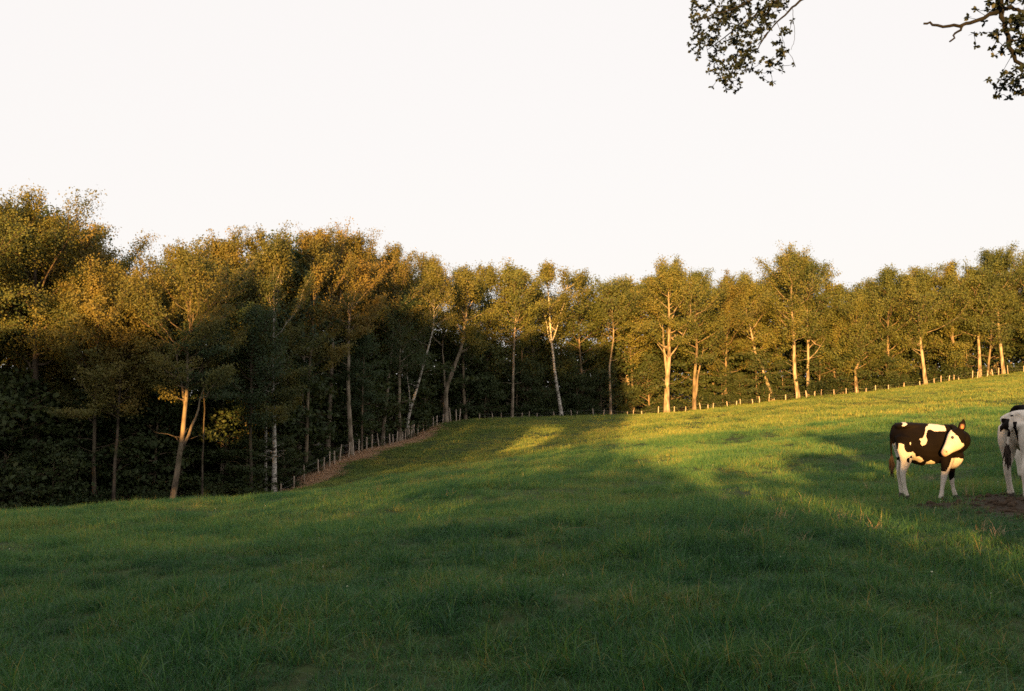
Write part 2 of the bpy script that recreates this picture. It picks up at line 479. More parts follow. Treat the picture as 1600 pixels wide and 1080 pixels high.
def grow(seed, H, r0, style, cb, R, trunk=None, forks=(), n_leaf=11000, leaf=0.23, dead=5, vase=False):
    """one tree: (wood Acc, leaf centres, tint).  trunk: [(fraction of H, dx, dy)] sideways course of the stem"""
    r = np.random.default_rng(seed)
    S = STYLE[style]
    wood = Acc()
    tr = [(0, 0, 0), (1, r.normal() * 0.3, r.normal() * 0.3)] if trunk is None else trunk
    fr = np.linspace(-0.03, 1.0, 15)
    tf = np.array([a[0] for a in tr]); tx = np.array([a[1] for a in tr]); ty = np.array([a[2] for a in tr])
    wob = np.cumsum(r.normal(size=(15, 2)) * 0.055, 0) * np.linspace(0, 1, 15)[:, None]
    path = np.stack([np.interp(fr, tf, tx) + wob[:, 0], np.interp(fr, tf, ty) + wob[:, 1], fr * H], 1)
    path[:, :2] = np.where(np.arange(15)[:, None] == 0, path[:, :2], path[:, :2])
    def rad(f): return r0 * np.clip((1 - f) ** 0.85, 0.05, 1) * (1 + 0.55 * np.exp(-np.maximum(f, 0) * H / 0.5)) + 0.012
    tube(wood, path, rad(fr), 10)
    stems = [(path, fr, 1.0)]
    for (f0, dx, dy, f1, k) in forks:       # extra leaders
        p0 = np.array([np.interp(f0, fr, path[:, c]) for c in range(3)])
        q = np.linspace(0, 1, 9)
        pth = p0 + np.stack([dx * q ** 0.85, dy * q ** 0.85, (f1 - f0) * H * q], 1)
        pth[1:, :2] += np.cumsum(r.normal(size=(8, 2)) * 0.05, 0)
        ff = f0 + (f1 - f0) * q
        tube(wood, pth, rad(f0) * k * (1 - q * 0.92) + 0.012, 8)
        stems.append((pth, ff, k))
    cen = []; jit = []
    def leaves_along(pth, n, t0, sp):
        t = t0 + (1.06 - t0) * r.random(n) ** 0.8
        idx = t * (len(pth) - 1)
        base = np.stack([np.interp(idx, np.arange(len(pth)), pth[:, c]) for c in range(3)], 1)
        over = np.maximum(t - 1, 0)[:, None] * (pth[-1] - pth[-2]) * 3
        j = r.normal(size=(n, 3)) * np.array((S['sxy'], S['sxy'], S['sz'])) * sp
        if style == 'birch': j[:, 2] -= np.abs(r.normal(size=n)) * 0.35
        cen.append(base + over + j); jit.append(j)
    total = S['n1'] * S['sec']
    per = max(6, int(n_leaf / (total * 1.18)))
    ga = r.uniform(0, 6.28)
    for k in range(S['n1']):
        g = (k + r.uniform(0.1, 0.9)) / S['n1']
        f = cb + (1 - cb) * 0.97 * g ** 0.9
        cand = [s for s in stems if s[1][0] <= f <= s[1][-1]] or [stems[0]]
        pth, ff, kk = cand[k % len(cand)]
        p0 = np.array([np.interp(f, ff, pth[:, c]) for c in range(3)])
        ga += 2.4 + r.normal() * 0.4
        prof = (0.55 + 0.45 * math.sin(math.pi * min(1.0, 0.12 + g * 0.8))) * (1 - (1 - S['top']) * g ** 3)
        L = R * 1.2 * prof * r.uniform(0.6, 1.25)
        el = math.radians(S['e0'] + (S['e1'] - S['e0']) * g + r.normal() * 9)
        if vase: el = math.radians(66 + r.normal() * 6); L = H * (1 - f) * r.uniform(0.75, 1.0) + 0.6
        d = np.array((math.cos(ga) * math.cos(el), math.sin(ga) * math.cos(el), math.sin(el)))
        q = np.linspace(0, 1, 7)[:, None]
        bp = p0 + d * L * q + np.array((0, 0, 1)) * S['curve'] * L * q ** 2
        bp[1:] += np.cumsum(r.normal(size=(6, 3)) * 0.035 * L, 0)
        br = min(0.5 * float(rad(f)), 0.03 + 0.022 * L)
        tube(wood, bp, br * (1 - 0.88 * q[:, 0]) + 0.006, 6, 0.25)
        leaves_along(bp, per, 0.72, 0.9)
        for s in range(S['sec']):
            t = 0.28 + 0.70 * (s + r.uniform(0.1, 0.9)) / S['sec']
            b0 = np.array([np.interp(t * 6, np.arange(7), bp[:, c]) for c in range(3)])
            sgn = 1 if s % 2 else -1
            yaw = sgn * math.radians(r.uniform(28, 65)); ca, sa = math.cos(yaw), math.sin(yaw)
            d2 = np.array((d[0] * ca - d[1] * sa, d[0] * sa + d[1] * ca, d[2] * 0.7 + r.normal() * 0.22 + (0.15 if style == 'beech' else 0)))
            d2 = unit(d2)
            L2 = (0.42 * L * (1.1 - 0.6 * t) + 0.35) * r.uniform(0.7, 1.2)
            q2 = np.linspace(0, 1, 4)[:, None]
            sp = b0 + d2 * L2 * q2 + np.array((0, 0, 1)) * S['curve'] * L2 * q2 ** 2
            tube(wood, sp, np.array((0.016, 0.012, 0.009, 0.004)) * (1 + L2 * 0.2), 4, 0.7)
            leaves_along(sp, per, 0.15, 1.0)
    for k in range(dead):                    # bare dead snags under the crown
        f = r.uniform(cb * 0.45, cb * 1.05); ga = r.uniform(0, 6.28); L = r.uniform(0.5, 1.7)
        p0 = np.array([np.interp(f, fr, path[:, c]) for c in range(3)])
        q = np.linspace(0, 1, 5)[:, None]
        bp = p0 + np.array((math.cos(ga), math.sin(ga), r.uniform(0.1, 0.6))) * L * q
        bp[1:] += np.cumsum(r.normal(size=(4, 3)) * 0.06, 0)
        tube(wood, bp, 0.035 * (1 - 0.8 * q[:, 0]), 5, 0.15)
    cen = np.concatenate(cen)
    zs = H / np.percentile(cen[:, 2], 99.93)       # the crown ends where the photograph's does
    cen[:, 2] *= zs
    for a_ in wood.v: a_[:, 2] *= zs
    axis_xy = np.stack([np.interp(cen[:, 2], path[:, 2] * zs, path[:, 0]), np.interp(cen[:, 2], path[:, 2] * zs, path[:, 1])], 1)
    ow = np.concatenate([cen[:, :2] - axis_xy, np.zeros((len(cen), 1))], 1)
    ow = unit(ow) * 0.55 + unit(np.concatenate(jit) + 1e-6) * 0.55
    v, f = leaf_quads(r, cen, leaf, S['up'], outward=ow)
    # tint: outer leaves a touch yellower, clumps vary
    nz = vnoise(cen[:, 0] * 0.9 + seed, cen[:, 2] * 0.9 + cen[:, 1] * 0.7, seed % 97)
    nz2 = vnoise(cen[:, 0] * 2.6 + seed, cen[:, 2] * 2.6 + cen[:, 1] * 2.1, seed % 89)
    tint = np.clip(0.10 + 0.45 * nz + 0.22 * nz2 + r.normal(size=len(cen)) * 0.07, 0, 1)
    return wood.mesh('trunk'), mesh_np('crown', v, f, False, tint=np.repeat(tint, 4))

LEAFM = {'beech': 'beech_leaf', 'oak': 'oak_leaf', 'birch': 'birch_leaf', 'under': 'under_leaf'}
TREE_POOL = []

def plant(name, label, group, base, H, wood_me, leaf_me, rz=0.0, scale=1.0, sxy=None):
    t = empty(name, base, rz)
    s = scale
    t.scale = (sxy or s, sxy or s, s)
    tag(t, label, 'tree', group)
    mesh_obj('trunk', wood_me, None, t)
    mesh_obj('crown', leaf_me, None, t)
    return t

def z_of(py, px, depth):
    return P(px, py, depth)[2]

def front_tree(px, off, top, cbp, hw, style, r0, label, lean=(), forks=(), bark='brown_bark', n_leaf=10000, leaf=0.23, dead=5, vase=False, name=None, seed=None, leafmat=None):
    """px: foot of the trunk; top, cbp: photograph rows of tree top and crown base; hw: half crown width in px; lean: [(row, column)] course of the stem"""
    d = edge_depth(px) + off
    x = column_at(px, d); z = hz(x, d)
    k = d / F_PX
    H = z_of(top, px, d) - z
    cb = max(0.06, (z_of(cbp, px, d) - z) / H)
    tr = [(0, 0, 0)] + [((z_of(row, px, d) - z) / H, (col - px) * k, 0.0) for row, col in lean]
    rr = np.random.default_rng(int(px) + 5000)
    if not lean: tr.append((1, rr.normal() * 0.5, rr.normal() * 0.5))
    else: tr.append((1, tr[-1][1] * 1.15, 0.3))
    fk = [((z_of(row0, px, d) - z) / H, dxp * k, dy, (z_of(row1, px, d) - z) / H, kk) for (row0, dxp, dy, row1, kk) in forks]
    if px < 690: leaf, n_leaf = leaf * 0.56, int(n_leaf * 1.95)
    else: leaf, n_leaf = leaf * 0.74, int(n_leaf * 1.7)
    wm, lm = grow(seed or int(px * 7 + 13) % 9973, H, r0, style, cb, hw * k, tr, fk, n_leaf, leaf, dead, vase)
    wm.materials.append(M[bark]); lm.materials.append(M[leafmat or LEAFM[style]])
    nm = name or {'beech': 'beech_tree', 'oak': 'oak_tree', 'birch': 'birch_tree', 'under': 'young_tree'}[style]
    plant(nm, label, 'trees along the edge of the wood', (x, d, z), H, wm, lm)
    TREE_POOL.append((wm, lm, H, style, hw * k))

FT = front_tree
FT(-75, 2, 322, 560, 110, 'oak', 0.30, 'broad dark tree cut by the left border of the photo', bark='dark_bark', n_leaf=12000)
FT(62, 5, 306, 560, 108, 'oak', 0.32, 'huge broad tree with a golden sunlit top above all others at the left end', leafmat='golden_leaf', bark='dark_bark', n_leaf=26000, dead=4)
FT(152, 2.5, 405, 640, 84, 'beech', 0.13, 'slim tree with a thin grey stem right of the huge golden topped tree', lean=[(690, 151), (560, 156)], bark='dark_bark', n_leaf=13000)
FT(270, 0.8, 372, 600, 92, 'beech', 0.17, 'forked tree with a stout pale trunk catching one orange patch of sun', lean=[(690, 284), (600, 292), (500, 296)],
   forks=[(688, 45, -0.3, 560, 0.7), (604, -14, 0.4, 480, 0.55)], bark='brown_bark', n_leaf=17000, dead=7)
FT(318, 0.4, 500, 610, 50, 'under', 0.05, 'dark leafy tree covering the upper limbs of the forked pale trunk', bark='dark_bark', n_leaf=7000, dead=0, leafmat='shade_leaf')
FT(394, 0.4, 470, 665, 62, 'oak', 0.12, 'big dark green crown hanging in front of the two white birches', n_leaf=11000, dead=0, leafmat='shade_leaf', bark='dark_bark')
FT(180, 1.5, 475, 650, 50, 'oak', 0.10, 'dark bushy tree leaning out right of the slim grey stem', n_leaf=7500, dead=2, leafmat='beech_leaf', bark='dark_bark')
FT(566, 0.6, 515, 650, 26, 'under', 0.08, 'narrow dark leafy column close right of the long orange lit stem', n_leaf=5000, dead=0, leafmat='shade_leaf')
FT(348, 4.5, 357, 610, 72, 'beech', 0.13, 'tree with a thin straight pale stem standing deep between forked trunk and white birch', bark='pale_bark', n_leaf=15000)
FT(417, 1.6, 440, 655, 48, 'birch', 0.10, 'thinner and shorter of the two white birches side by side', bark='birch_bark', n_leaf=7500, lean=[(700, 417), (600, 418)])
FT(430, 0.6, 352, 660, 74, 'beech', 0.16, 'brightest white birch stem at the low end of the left stakes', bark='birch_bark', n_leaf=18000, lean=[(690, 430), (560, 426)])
FT(478, 2.0, 356, 585, 62, 'beech', 0.14, 'tree with a dim spotted stem just right of the two white birches', n_leaf=14000, bark='brown_bark')
FT(512, 5, 349, 475, 60, 'beech', 0.20, 'tree with a fan of upright bare golden limbs in its top', n_leaf=8000, vase=True, dead=3, bark='pale_bark')
FT(550, 1.0, 354, 505, 62, 'beech', 0.19, 'tall tree with a long straight orange lit stem above the left stakes', lean=[(600, 545), (440, 543)], forks=[(470, 12, 0.2, 370, 0.5)], bark='pale_bark', n_leaf=14000)
FT(597, 3, 380, 520, 48, 'beech', 0.17, 'tree with a short orange stretch of trunk between two darker crowns', bark='pale_bark', n_leaf=9000, lean=[(500, 612), (440, 611)])
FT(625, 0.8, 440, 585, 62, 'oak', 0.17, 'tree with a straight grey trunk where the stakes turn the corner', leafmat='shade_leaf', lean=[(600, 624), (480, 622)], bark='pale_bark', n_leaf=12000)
FT(634, 1.2, 396, 505, 46, 'birch', 0.13, 'white birch leaning far to the right beside the corner trunk', lean=[(640, 640), (590, 655), (500, 679)], forks=[(640, -3, 0.4, 560, 0.6)], bark='birch_bark', n_leaf=7000)
FT(664, 5, 392, 520, 42, 'beech', 0.12, 'thin stemmed tree with feathery top right of the leaning birch', bark='brown_bark', n_leaf=7000)
FT(697, 0.5, 414, 545, 52, 'birch', 0.24, 'thick trunk forking in a wide Y behind the stakes at mid field', lean=[(605, 696), (540, 719), (480, 728)], forks=[(608, -6, 0.3, 500, 0.5)], bark='pale_bark', n_leaf=8500)
FT(728, 0.8, 418, 560, 40, 'oak', 0.15, 'tree with a dull reddish stem right of the Y shaped trunk', lean=[(600, 724), (500, 722)], n_leaf=7000)
FT(762, 4, 408, 530, 46, 'birch', 0.15, 'airy tree with pale golden crown left of centre', n_leaf=7500, bark='brown_bark')
FT(800, 1.0, 408, 525, 50, 'oak', 0.15, 'round topped tree on a straight dim stem behind the golden grass patch', n_leaf=9500, bark='pale_bark')
FT(821, 3, 418, 540, 38, 'oak', 0.10, 'thin stem tree close on the right of the round topped one', n_leaf=6000)
FT(878, 0.4, 407, 520, 42, 'birch', 0.17, 'white birch leaning left at the middle of the back stakes', lean=[(600, 870), (560, 865), (500, 864)], forks=[(528, 24, 0.3, 430, 0.55), (535, -20, 0.0, 450, 0.4)], bark='birch_bark', n_leaf=7500, dead=2)
FT(912, 4, 424, 575, 42, 'oak', 0.14, 'loose crowned tree just right of the centre birch', n_leaf=7000)
FT(954, 1.4, 428, 500, 44, 'oak', 0.13, 'tree with a long thin grey stem midway between birch and twin trunk', lean=[(560, 954), (510, 960)], n_leaf=8000, bark='pale_bark')
FT(990, 4, 432, 580, 40, 'oak', 0.14, 'lower tree filling the dip left of the twin trunk', n_leaf=7000)
FT(1041, 0.3, 399, 535, 60, 'oak', 0.30, 'stout tree with a bright twin trunk and wide round crown', lean=[(600, 1042), (545, 1045), (470, 1046)],
   forks=[(585, -9, 0.2, 470, 0.75), (545, 38, -0.2, 470, 0.4), (548, -24, -0.2, 505, 0.3)], bark='pale_bark', n_leaf=13000, dead=7)
FT(1084, 0.8, 420, 560, 46, 'oak', 0.20, 'tree with two close rough orange trunks right of the stout twin trunk', lean=[(580, 1086), (540, 1090)], forks=[(625, 14, 0.1, 530, 0.75)], bark='brown_bark', n_leaf=10000, dead=8)
FT(1132, 3, 424, 590, 48, 'beech', 0.16, 'full leafy tree between the twin orange trunks and the leaning pale one', n_leaf=11000)
FT(1208, 0.8, 422, 545, 46, 'oak', 0.20, 'tree with a smooth pale trunk leaning strongly to the left', lean=[(590, 1198), (560, 1190), (538, 1180), (480, 1170)], bark='pale_bark', n_leaf=10000)
FT(1247, 0.8, 385, 540, 58, 'oak', 0.22, 'tallest round tree of the right half on a straight orange trunk', lean=[(580, 1242), (530, 1242)], bark='pale_bark', n_leaf=14000)
FT(1262, 1.2, 398, 545, 44, 'oak', 0.17, 'slimmer trunk close beside the tallest round tree', lean=[(580, 1262), (530, 1263)], forks=[(556, 26, -0.3, 520, 0.4)], bark='pale_bark', n_leaf=9000)
FT(1303, 2.5, 436, 595, 42, 'oak', 0.16, 'lower leafy tree right of the tallest round one', n_leaf=9500)
FT(1338, 1.5, 448, 585, 50, 'oak', 0.18, 'low rounded tree with a crooked yellowish trunk', lean=[(570, 1336), (550, 1344), (520, 1340)], n_leaf=12000, bark='brown_bark')
FT(1388, 2.5, 416, 595, 52, 'oak', 0.18, 'dense tree rising left of the trunk with dead side limbs', n_leaf=11500)
FT(1446, 0.6, 412, 528, 58, 'oak', 0.21, 'tree with a pale trunk and bare dead limbs sticking out to the left', lean=[(570, 1443), (515, 1438)],
   forks=[(540, -24, -0.5, 531, 0.3), (548, -18, -0.4, 534, 0.28), (530, -14, 0.2, 518, 0.25)], bark='pale_bark', n_leaf=13000, dead=8)
FT(1492, 2.5, 409, 585, 50, 'oak', 0.18, 'dense dark tree right of the trunk with dead side limbs', n_leaf=12000)
FT(1531, 0.6, 408, 515, 44, 'oak', 0.19, 'tree with the straightest thick orange trunk near the right end', lean=[(560, 1531), (500, 1530)], bark='pale_bark', n_leaf=10500)
FT(1543, 1.0, 428, 545, 34, 'oak', 0.12, 'thin yellowish stem leaning right between two straight trunks near the right end', lean=[(580, 1543), (540, 1548), (500, 1551)], n_leaf=6500, bark='brown_bark')
FT(1568, 0.8, 380, 515, 50, 'oak', 0.19, 'tall tree on the last orange trunk before the right border', lean=[(560, 1566), (500, 1562)], bark='pale_bark', n_leaf=12000)
FT(1612, 2, 386, 545, 52, 'oak', 0.19, 'tree cut by the right border of the photo', n_leaf=11000)

# what each edge tree is called when another plant is described by it
MARKS = [(-75, 'left border tree'), (62, 'huge golden topped tree'), (152, 'slim grey stem'), (270, 'forked pale trunk'), (348, 'thin pale stem'), (430, 'white birch pair'),
         (478, 'dim spotted stem'), (512, 'tree with fanned limbs'), (550, 'long orange lit stem'), (597, 'short orange trunk'), (630, 'corner birch'), (664, 'feathery topped tree'),
         (697, 'wide Y trunk'), (728, 'reddish stem'), (762, 'pale golden crown'), (800, 'round mid field tree'), (878, 'centre birch'), (912, 'loose crowned tree'), (954, 'long thin grey stem'),
         (990, 'dip in the tree tops'), (1041, 'stout twin trunk'), (1084, 'two rough orange trunks'), (1132, 'full leafy tree'), (1208, 'pale leaning trunk'), (1247, 'tallest right hand tree'),
         (1303, 'lower leafy tree'), (1338, 'crooked yellowish trunk'), (1388, 'tree beside dead limbs'), (1446, 'trunk with dead limbs'), (1492, 'dense dark tree'), (1531, 'straightest orange trunk'),
         (1568, 'last orange trunk'), (1612, 'right border tree')]
USED = {}
def place_label(kind_words, px):
    """a label that places a plant by the nearest known tree; numbered by order from it, in words"""
    m = min(MARKS, key=lambda q: abs(q[0] - px))
    side = 'just left of' if px < m[0] - 6 else 'just right of' if px > m[0] + 6 else 'straight behind'
    base = kind_words + ' ' + side + ' the ' + m[1]
    n_ = USED.get(base, 0); USED[base] = n_ + 1
    return base if n_ == 0 else [kind_words + ', the second one ', kind_words + ', the third one ', kind_words + ', the fourth one '][min(n_ - 1, 2)] + side + ' the ' + m[1]

# ---- second and third rows: the same trees again, turned and scaled, rising behind the edge
SKY_PX = [-200, 0, 90, 150, 180, 230, 320, 400, 500, 560, 600, 660, 690, 740, 800, 880, 930, 970, 1000, 1040, 1080, 1110, 1150, 1200, 1240, 1290, 1320, 1380, 1450, 1520, 1560, 1600, 1800]
SKY_PY = [320, 308, 306, 350, 402, 380, 358, 352, 350, 358, 380, 395, 415, 410, 408, 412, 426, 432, 412, 402, 410, 420, 424, 392, 386, 402, 440, 416, 414, 410, 384, 386, 390]
r = np.random.default_rng(77)
pool_left = [t for t in TREE_POOL[:14] if t[3] != 'birch']
pool_right = [t for t in TREE_POOL[15:] if t[3] != 'birch']
k = 0
for row, (o0, o1, step, drop) in enumerate([(6, 9, 46, 24), (11, 15, 52, 40)]):
    px = -60.0
    while px < 1640:
        d = edge_depth(px) + r.uniform(o0, o1)
        mid = 690 < px < 1010
        if mid and row == 1:
            px += step * r.uniform(0.8, 1.2); continue
        top = float(np.interp(px, SKY_PX, SKY_PY)) + drop * r.uniform(0.5, 1.6) + (22 if mid else 0)
        x = column_at(px, d); z = hz(x, d)
        H = z_of(top, px, d) - z
        wm, lm, H0, st, R0 = (pool_left if px < 680 else pool_right)[int(r.integers(0, 1000)) % (len(pool_left) if px < 680 else len(pool_right))]
        s = H / H0
        lab = place_label('second row tree' if row == 0 else 'third row tree', px)
        plant('forest_tree', lab, 'trees behind the front row of the wood', (x, d, z - 0.05), H, wm, lm, r.uniform(0, 6.28), s, s * r.uniform(1.0, 1.3))
        px += step * (r.uniform(0.75, 1.25)) * (1.25 if mid else 1.0)

# ---- young trees and bushes under the crowns
YOUNG = []
for s in range(6):
    st = 'under' if s < 4 else 'oak'
    wm, lm = grow(900 + s, 6.5, 0.09, st, 0.10, 2.1, None, (), 5200, 0.22, 0)
    wm.materials.append(M['brown_bark']); lm.materials.append(M['under_leaf'])
    YOUNG.append((wm, lm))
px = -50.0
k = 0
while px < 1640:
    for o0, o1 in ((1.2, 3.5), (4.5, 9.0)):
        q = px + r.uniform(-10, 10)
        if o0 < 2 and any(abs(q - t) < 13 for t in (270, 430, 417, 550, 625, 697, 878, 1041, 1084, 1208, 1247, 1262, 1446, 1531, 1568)):
            continue
        if o0 < 2 and q < 600 and r.random() < 0.65:      # the left wood stands open at its foot
            continue
        d = edge_depth(q) + r.uniform(o0, o1)
        x = column_at(q, d); z = hz(x, d)
        H = r.uniform(3.2, 6.8) if o0 < 2 else r.uniform(6.0, 10.0)
        if q < 640 and o0 < 2: H *= 1.05
        wm, lm = YOUNG[int(r.integers(0, 6))]
        lab = place_label('low young tree' if o0 < 2 else 'taller young tree deeper in', q)
        plant('young_tree', lab, 'young trees under the crowns', (x, d, z - 0.05), H, wm, lm, r.uniform(0, 6.28), H / 6.5, H / 6.5 * r.uniform(0.9, 1.25))
    px += r.uniform(26, 44)

def make_bush(seed):
    rr = np.random.default_rng(seed)
    wood = Acc(); cen = []
    for kk in range(16):
        a = rr.uniform(0, 6.28); el = math.radians(rr.uniform(25, 85)); L = rr.uniform(0.8, 1.5)
        dd = np.array((math.cos(a) * math.cos(el), math.sin(a) * math.cos(el), math.sin(el)))
        q = np.linspace(0, 1, 5)[:, None]
        bp = np.array((rr.normal() * 0.12, rr.normal() * 0.12, -0.08)) + dd * L * q + np.cumsum(rr.normal(size=(5, 3)) * 0.05, 0)
        tube(wood, bp, 0.02 * (1 - 0.8 * q[:, 0]), 4, 0.6)
        n = 150
        t = rr.random(n) ** 0.6 * 4
        b = np.stack([np.interp(t, np.arange(5), bp[:, c]) for c in range(3)], 1)
        cen.append(b + rr.normal(size=(n, 3)) * np.array((0.2, 0.2, 0.14)))
    cen = np.concatenate(cen); cen[:, 2] = np.maximum(cen[:, 2], 0.02)
    v, f = leaf_quads(rr, cen, 0.13, 0.3)
    tint = np.clip(0.3 + rr.normal(size=len(cen)) * 0.22, 0, 1)
    wm = wood.mesh('stem'); lm = mesh_np('foliage', v, f, False, tint=np.repeat(tint, 4))
    wm.materials.append(M['brown_bark']); lm.materials.append(M['under_leaf'])
    return wm, lm
BUSH = [make_bush(500 + s) for s in range(4)]
px = -20.0
while px < 1630:
    d = edge_depth(px) + r.uniform(1.0, 2.6)
    x = column_at(px, d); z = hz(x, d)
    s = r.uniform(0.7, 1.5) * (1.25 if 1100 < px < 1480 else 1.0)
    b = empty('bush', (x, d, z), r.uniform(0, 6.28)); b.scale = (s * 1.15, s * 1.15, s)
    where = 'left stakes' if px < 690 else 'back stakes at mid field' if px < 1100 else 'right stakes'
    tag(b, place_label('low bush', px), 'bush', 'bushes behind the ' + where)
    wm, lm = BUSH[int(r.integers(0, 4))]
    mesh_obj('stem', wm, None, b); mesh_obj('foliage', lm, None, b)
    px += r.uniform(16, 46) * (1.8 if px < 600 else 1.0)

# ---- the depth of the wood: one mass of leaves far behind the rows that can be told apart
n = 90000
px = r.uniform(-260, 1860, n)
d = np.interp(px, EDGE_PX, EDGE_D) + r.uniform(15, 34, n)
x = (px - 800) / F_PX * d
z0 = height(x, d, False)
topz = CAM_Z + (600 - (np.interp(px, SKY_PX, SKY_PY) + 55 + np.where((px > 680) & (px < 1010), 72, 0))) / F_PX * d
nzv = vnoise(x / 3.0, d / 3.0, 21)
hmax = (topz - z0) * (0.72 + 0.4 * nzv)
z = z0 + hmax * r.random(n) ** 0.9
v, f = leaf_quads(r, np.stack([x, d, z], 1), 0.62, 0.2)
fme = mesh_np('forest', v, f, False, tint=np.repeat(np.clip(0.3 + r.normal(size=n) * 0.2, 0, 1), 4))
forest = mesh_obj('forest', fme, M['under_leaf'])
tag(forest, 'dark depth of the wood behind the rows of trees', 'forest', kind='stuff')

# ---- hedgerow with tall trees at the near side of the pasture, behind the camera: unseen, outline and gaps shaped for the shade on the foreground
HS = [-70, -40, -29.8, -26.3, -23.6, -8.0, -6.2, -4.2, -2.6, -0.6, 2.6, 3.0, 4.4, 4.7, 6.2, 6.8, 8.0, 12.0, 20.0, 45.0]
HH = [11.3, 11.3, 11.3, 14.4, 17.2, 17.6, 12.0, 6.0, 3.8, 3.15, 3.1, 4.1, 4.1, 4.9, 4.9, 4.4, 4.3, 4.2, 4.0, 3.8]     # height of the shadow edge where it passes 25 m behind the camera
T0, SLOPE = -13.0, math.tan(SUN_EL)
n = 170000
s = r.uniform(-70, 45, n)
hgt = np.interp(s, HS, HH)
keep = r.random(n) < (hgt + 1) / 18.6 * np.where((s > -19) & (s < -4), 0.62, 1.0)
s = s[keep]; hgt = hgt[keep]; n = len(s)
t = T0 - r.uniform(0, 4.5, n)
edge = hgt + 0.8 * (vnoise(s / 1.1, hgt, 31) - 0.5)            # shadow edge, measured along the light at t = -25
zeta = 0.2 + (edge - 0.2) * r.random(n) ** 0.9
lsize = np.where(edge - zeta > 1.2, 0.6, 0.30)
gap = ((np.abs(s + 11.1) < 1.35) & (np.abs(zeta - 6.3) < 1.35)) | ((np.abs(s + 29.7) < 0.8) & (np.abs(zeta - 6.6) < 1.4))
gap |= (np.abs(s - 3.75) < 0.75) & (np.abs(zeta - 3.56) < 0.54) & (r.random(n) < 0.64)       # the gap that lets the sun on the cow
line = np.interp(s, [-2, -0.3, 1.5, 2.9, 4.5], [3.3, 2.95, 2.6, 2.1, 1.8])
gap |= (s > -2) & (s < 4.2) & (np.abs(zeta - line) < 0.24) & (r.random(n) < 0.8)             # thin glimmers through the bottom of the hedge
gap |= (s > -14) & (s < -2) & (zeta > 3.0) & (zeta < 7.8) & (r.random(n) < np.where(s < -7.5, 0.12, 0.45))
gap |= (s > -10) & (s < -0.5) & (zeta > 3.0) & (r.random(n) < np.clip((s + 8.5) / 7.5, 0, 0.88))
s, t, zeta, lsize, edge = s[~gap], t[~gap], zeta[~gap], lsize[~gap], edge[~gap]
thin = (s > -19) & (s < -0.2) & (zeta > 2.0)                    # finer, looser foliage where the trees let some light through
rep = np.repeat(np.nonzero(thin)[0], 4)
s2, t2 = s[rep] + r.normal(size=len(rep)) * 0.4, t[rep]
z2 = np.minimum(zeta[rep] + r.normal(size=len(rep)) * 0.4, edge[rep])
k2 = ~((np.abs(s2 + 11.1) < 1.3) & (np.abs(z2 - 6.3) < 1.3))
s, t, zeta, lsize = np.concatenate([s[~thin], s2[k2]]), np.concatenate([t[~thin], t2[k2]]), np.concatenate([zeta[~thin], z2[k2]]), np.concatenate([lsize[~thin], np.full(int(k2.sum()), 0.27)])
low = np.nonzero((s > -0.2) & (s < 10) & (lsize < 0.4))[0]
low = np.repeat(low, 3)
s2, z2, t2 = s[low] + r.normal(size=len(low)) * 0.12, zeta[low] + r.normal(size=len(low)) * 0.06, t[low]
ln2 = np.interp(s2, [-2, -0.3, 1.5, 2.9, 4.5], [3.3, 2.95, 2.6, 2.1, 1.8])
k2 = ~((np.abs(s2 - 3.75) < 0.75) & (np.abs(z2 - 3.56) < 0.54)) & ~((np.abs(z2 - ln2) < 0.24) & (s2 < 3.0))
s, zeta, t, lsize = np.concatenate([s, s2[k2]]), np.concatenate([zeta, z2[k2]]), np.concatenate([t, t2[k2]]), np.concatenate([lsize, np.full(int(k2.sum()), 0.30)])
zrel = zeta - (t + 25) * SLOPE
sa, ca = math.sin(SUN_AZ), math.cos(SUN_AZ)
hp = np.stack([s * ca + t * sa, -s * sa + t * ca, zrel + CAM_Z], 1)
gzz = height(hp[:, 0], hp[:, 1], False)
okh = hp[:, 2] > gzz - 0.2
hp, lsize = hp[okh], lsize[okh]
hx = r.uniform(-70, 45, 60000)                                  # the foot of the hedge, down to the ground
hq = T0 - r.uniform(0.3, 4.0, 60000)
fx, fy = hx * ca + hq * sa, -hx * sa + hq * ca
fz = height(fx, fy, False) + r.uniform(0, 2.2, 60000)
fz_max = CAM_Z + 1.7 - (hq + 25) * SLOPE
foot = fz < fz_max
lsize = np.concatenate([lsize[:len(hp)], np.full(int(foot.sum()), 0.6)])
hp = np.concatenate([hp, np.stack([fx, fy, fz], 1)[foot]])
n4 = 12000                                                      # unseen leaf canopy, added to keep sky light off the near left ground
bo = np.stack([r.uniform(-21, -8.0, n4), r.uniform(-13, 3.0, n4), CAM_Z + r.uniform(7.2, 11.5, n4)], 1)
bo = bo[(vnoise(bo[:, 0] / 2.2, bo[:, 1] / 2.2, 33) > 0.25)]
bs_, bt_ = bo[:, 0] * ca - bo[:, 1] * sa, bo[:, 0] * sa + bo[:, 1] * ca
bz_ = bo[:, 2] - CAM_Z + (bt_ + 25) * SLOPE
bo = bo[~((np.abs(bs_ + 11.1) < 1.5) & (bz_ < 8.6)) & (bs_ < -8.5)]
hp = np.concatenate([hp, bo]); lsize = np.concatenate([lsize, np.full(len(bo), 0.42)])
v, f = leaf_quads(r, hp, lsize, 0.0, 0.8)
hme = mesh_np('hedgerow', v, f, False, tint=np.repeat(np.clip(0.35 + r.normal(size=len(hp)) * 0.2, 0, 1), 4))
hedge = mesh_obj('hedgerow', hme, M['oak_leaf'])
tag(hedge, 'unseen leafy hedgerow with tall trees and added canopy, shaped for its shade on the pasture', 'hedgerow', kind='stuff')

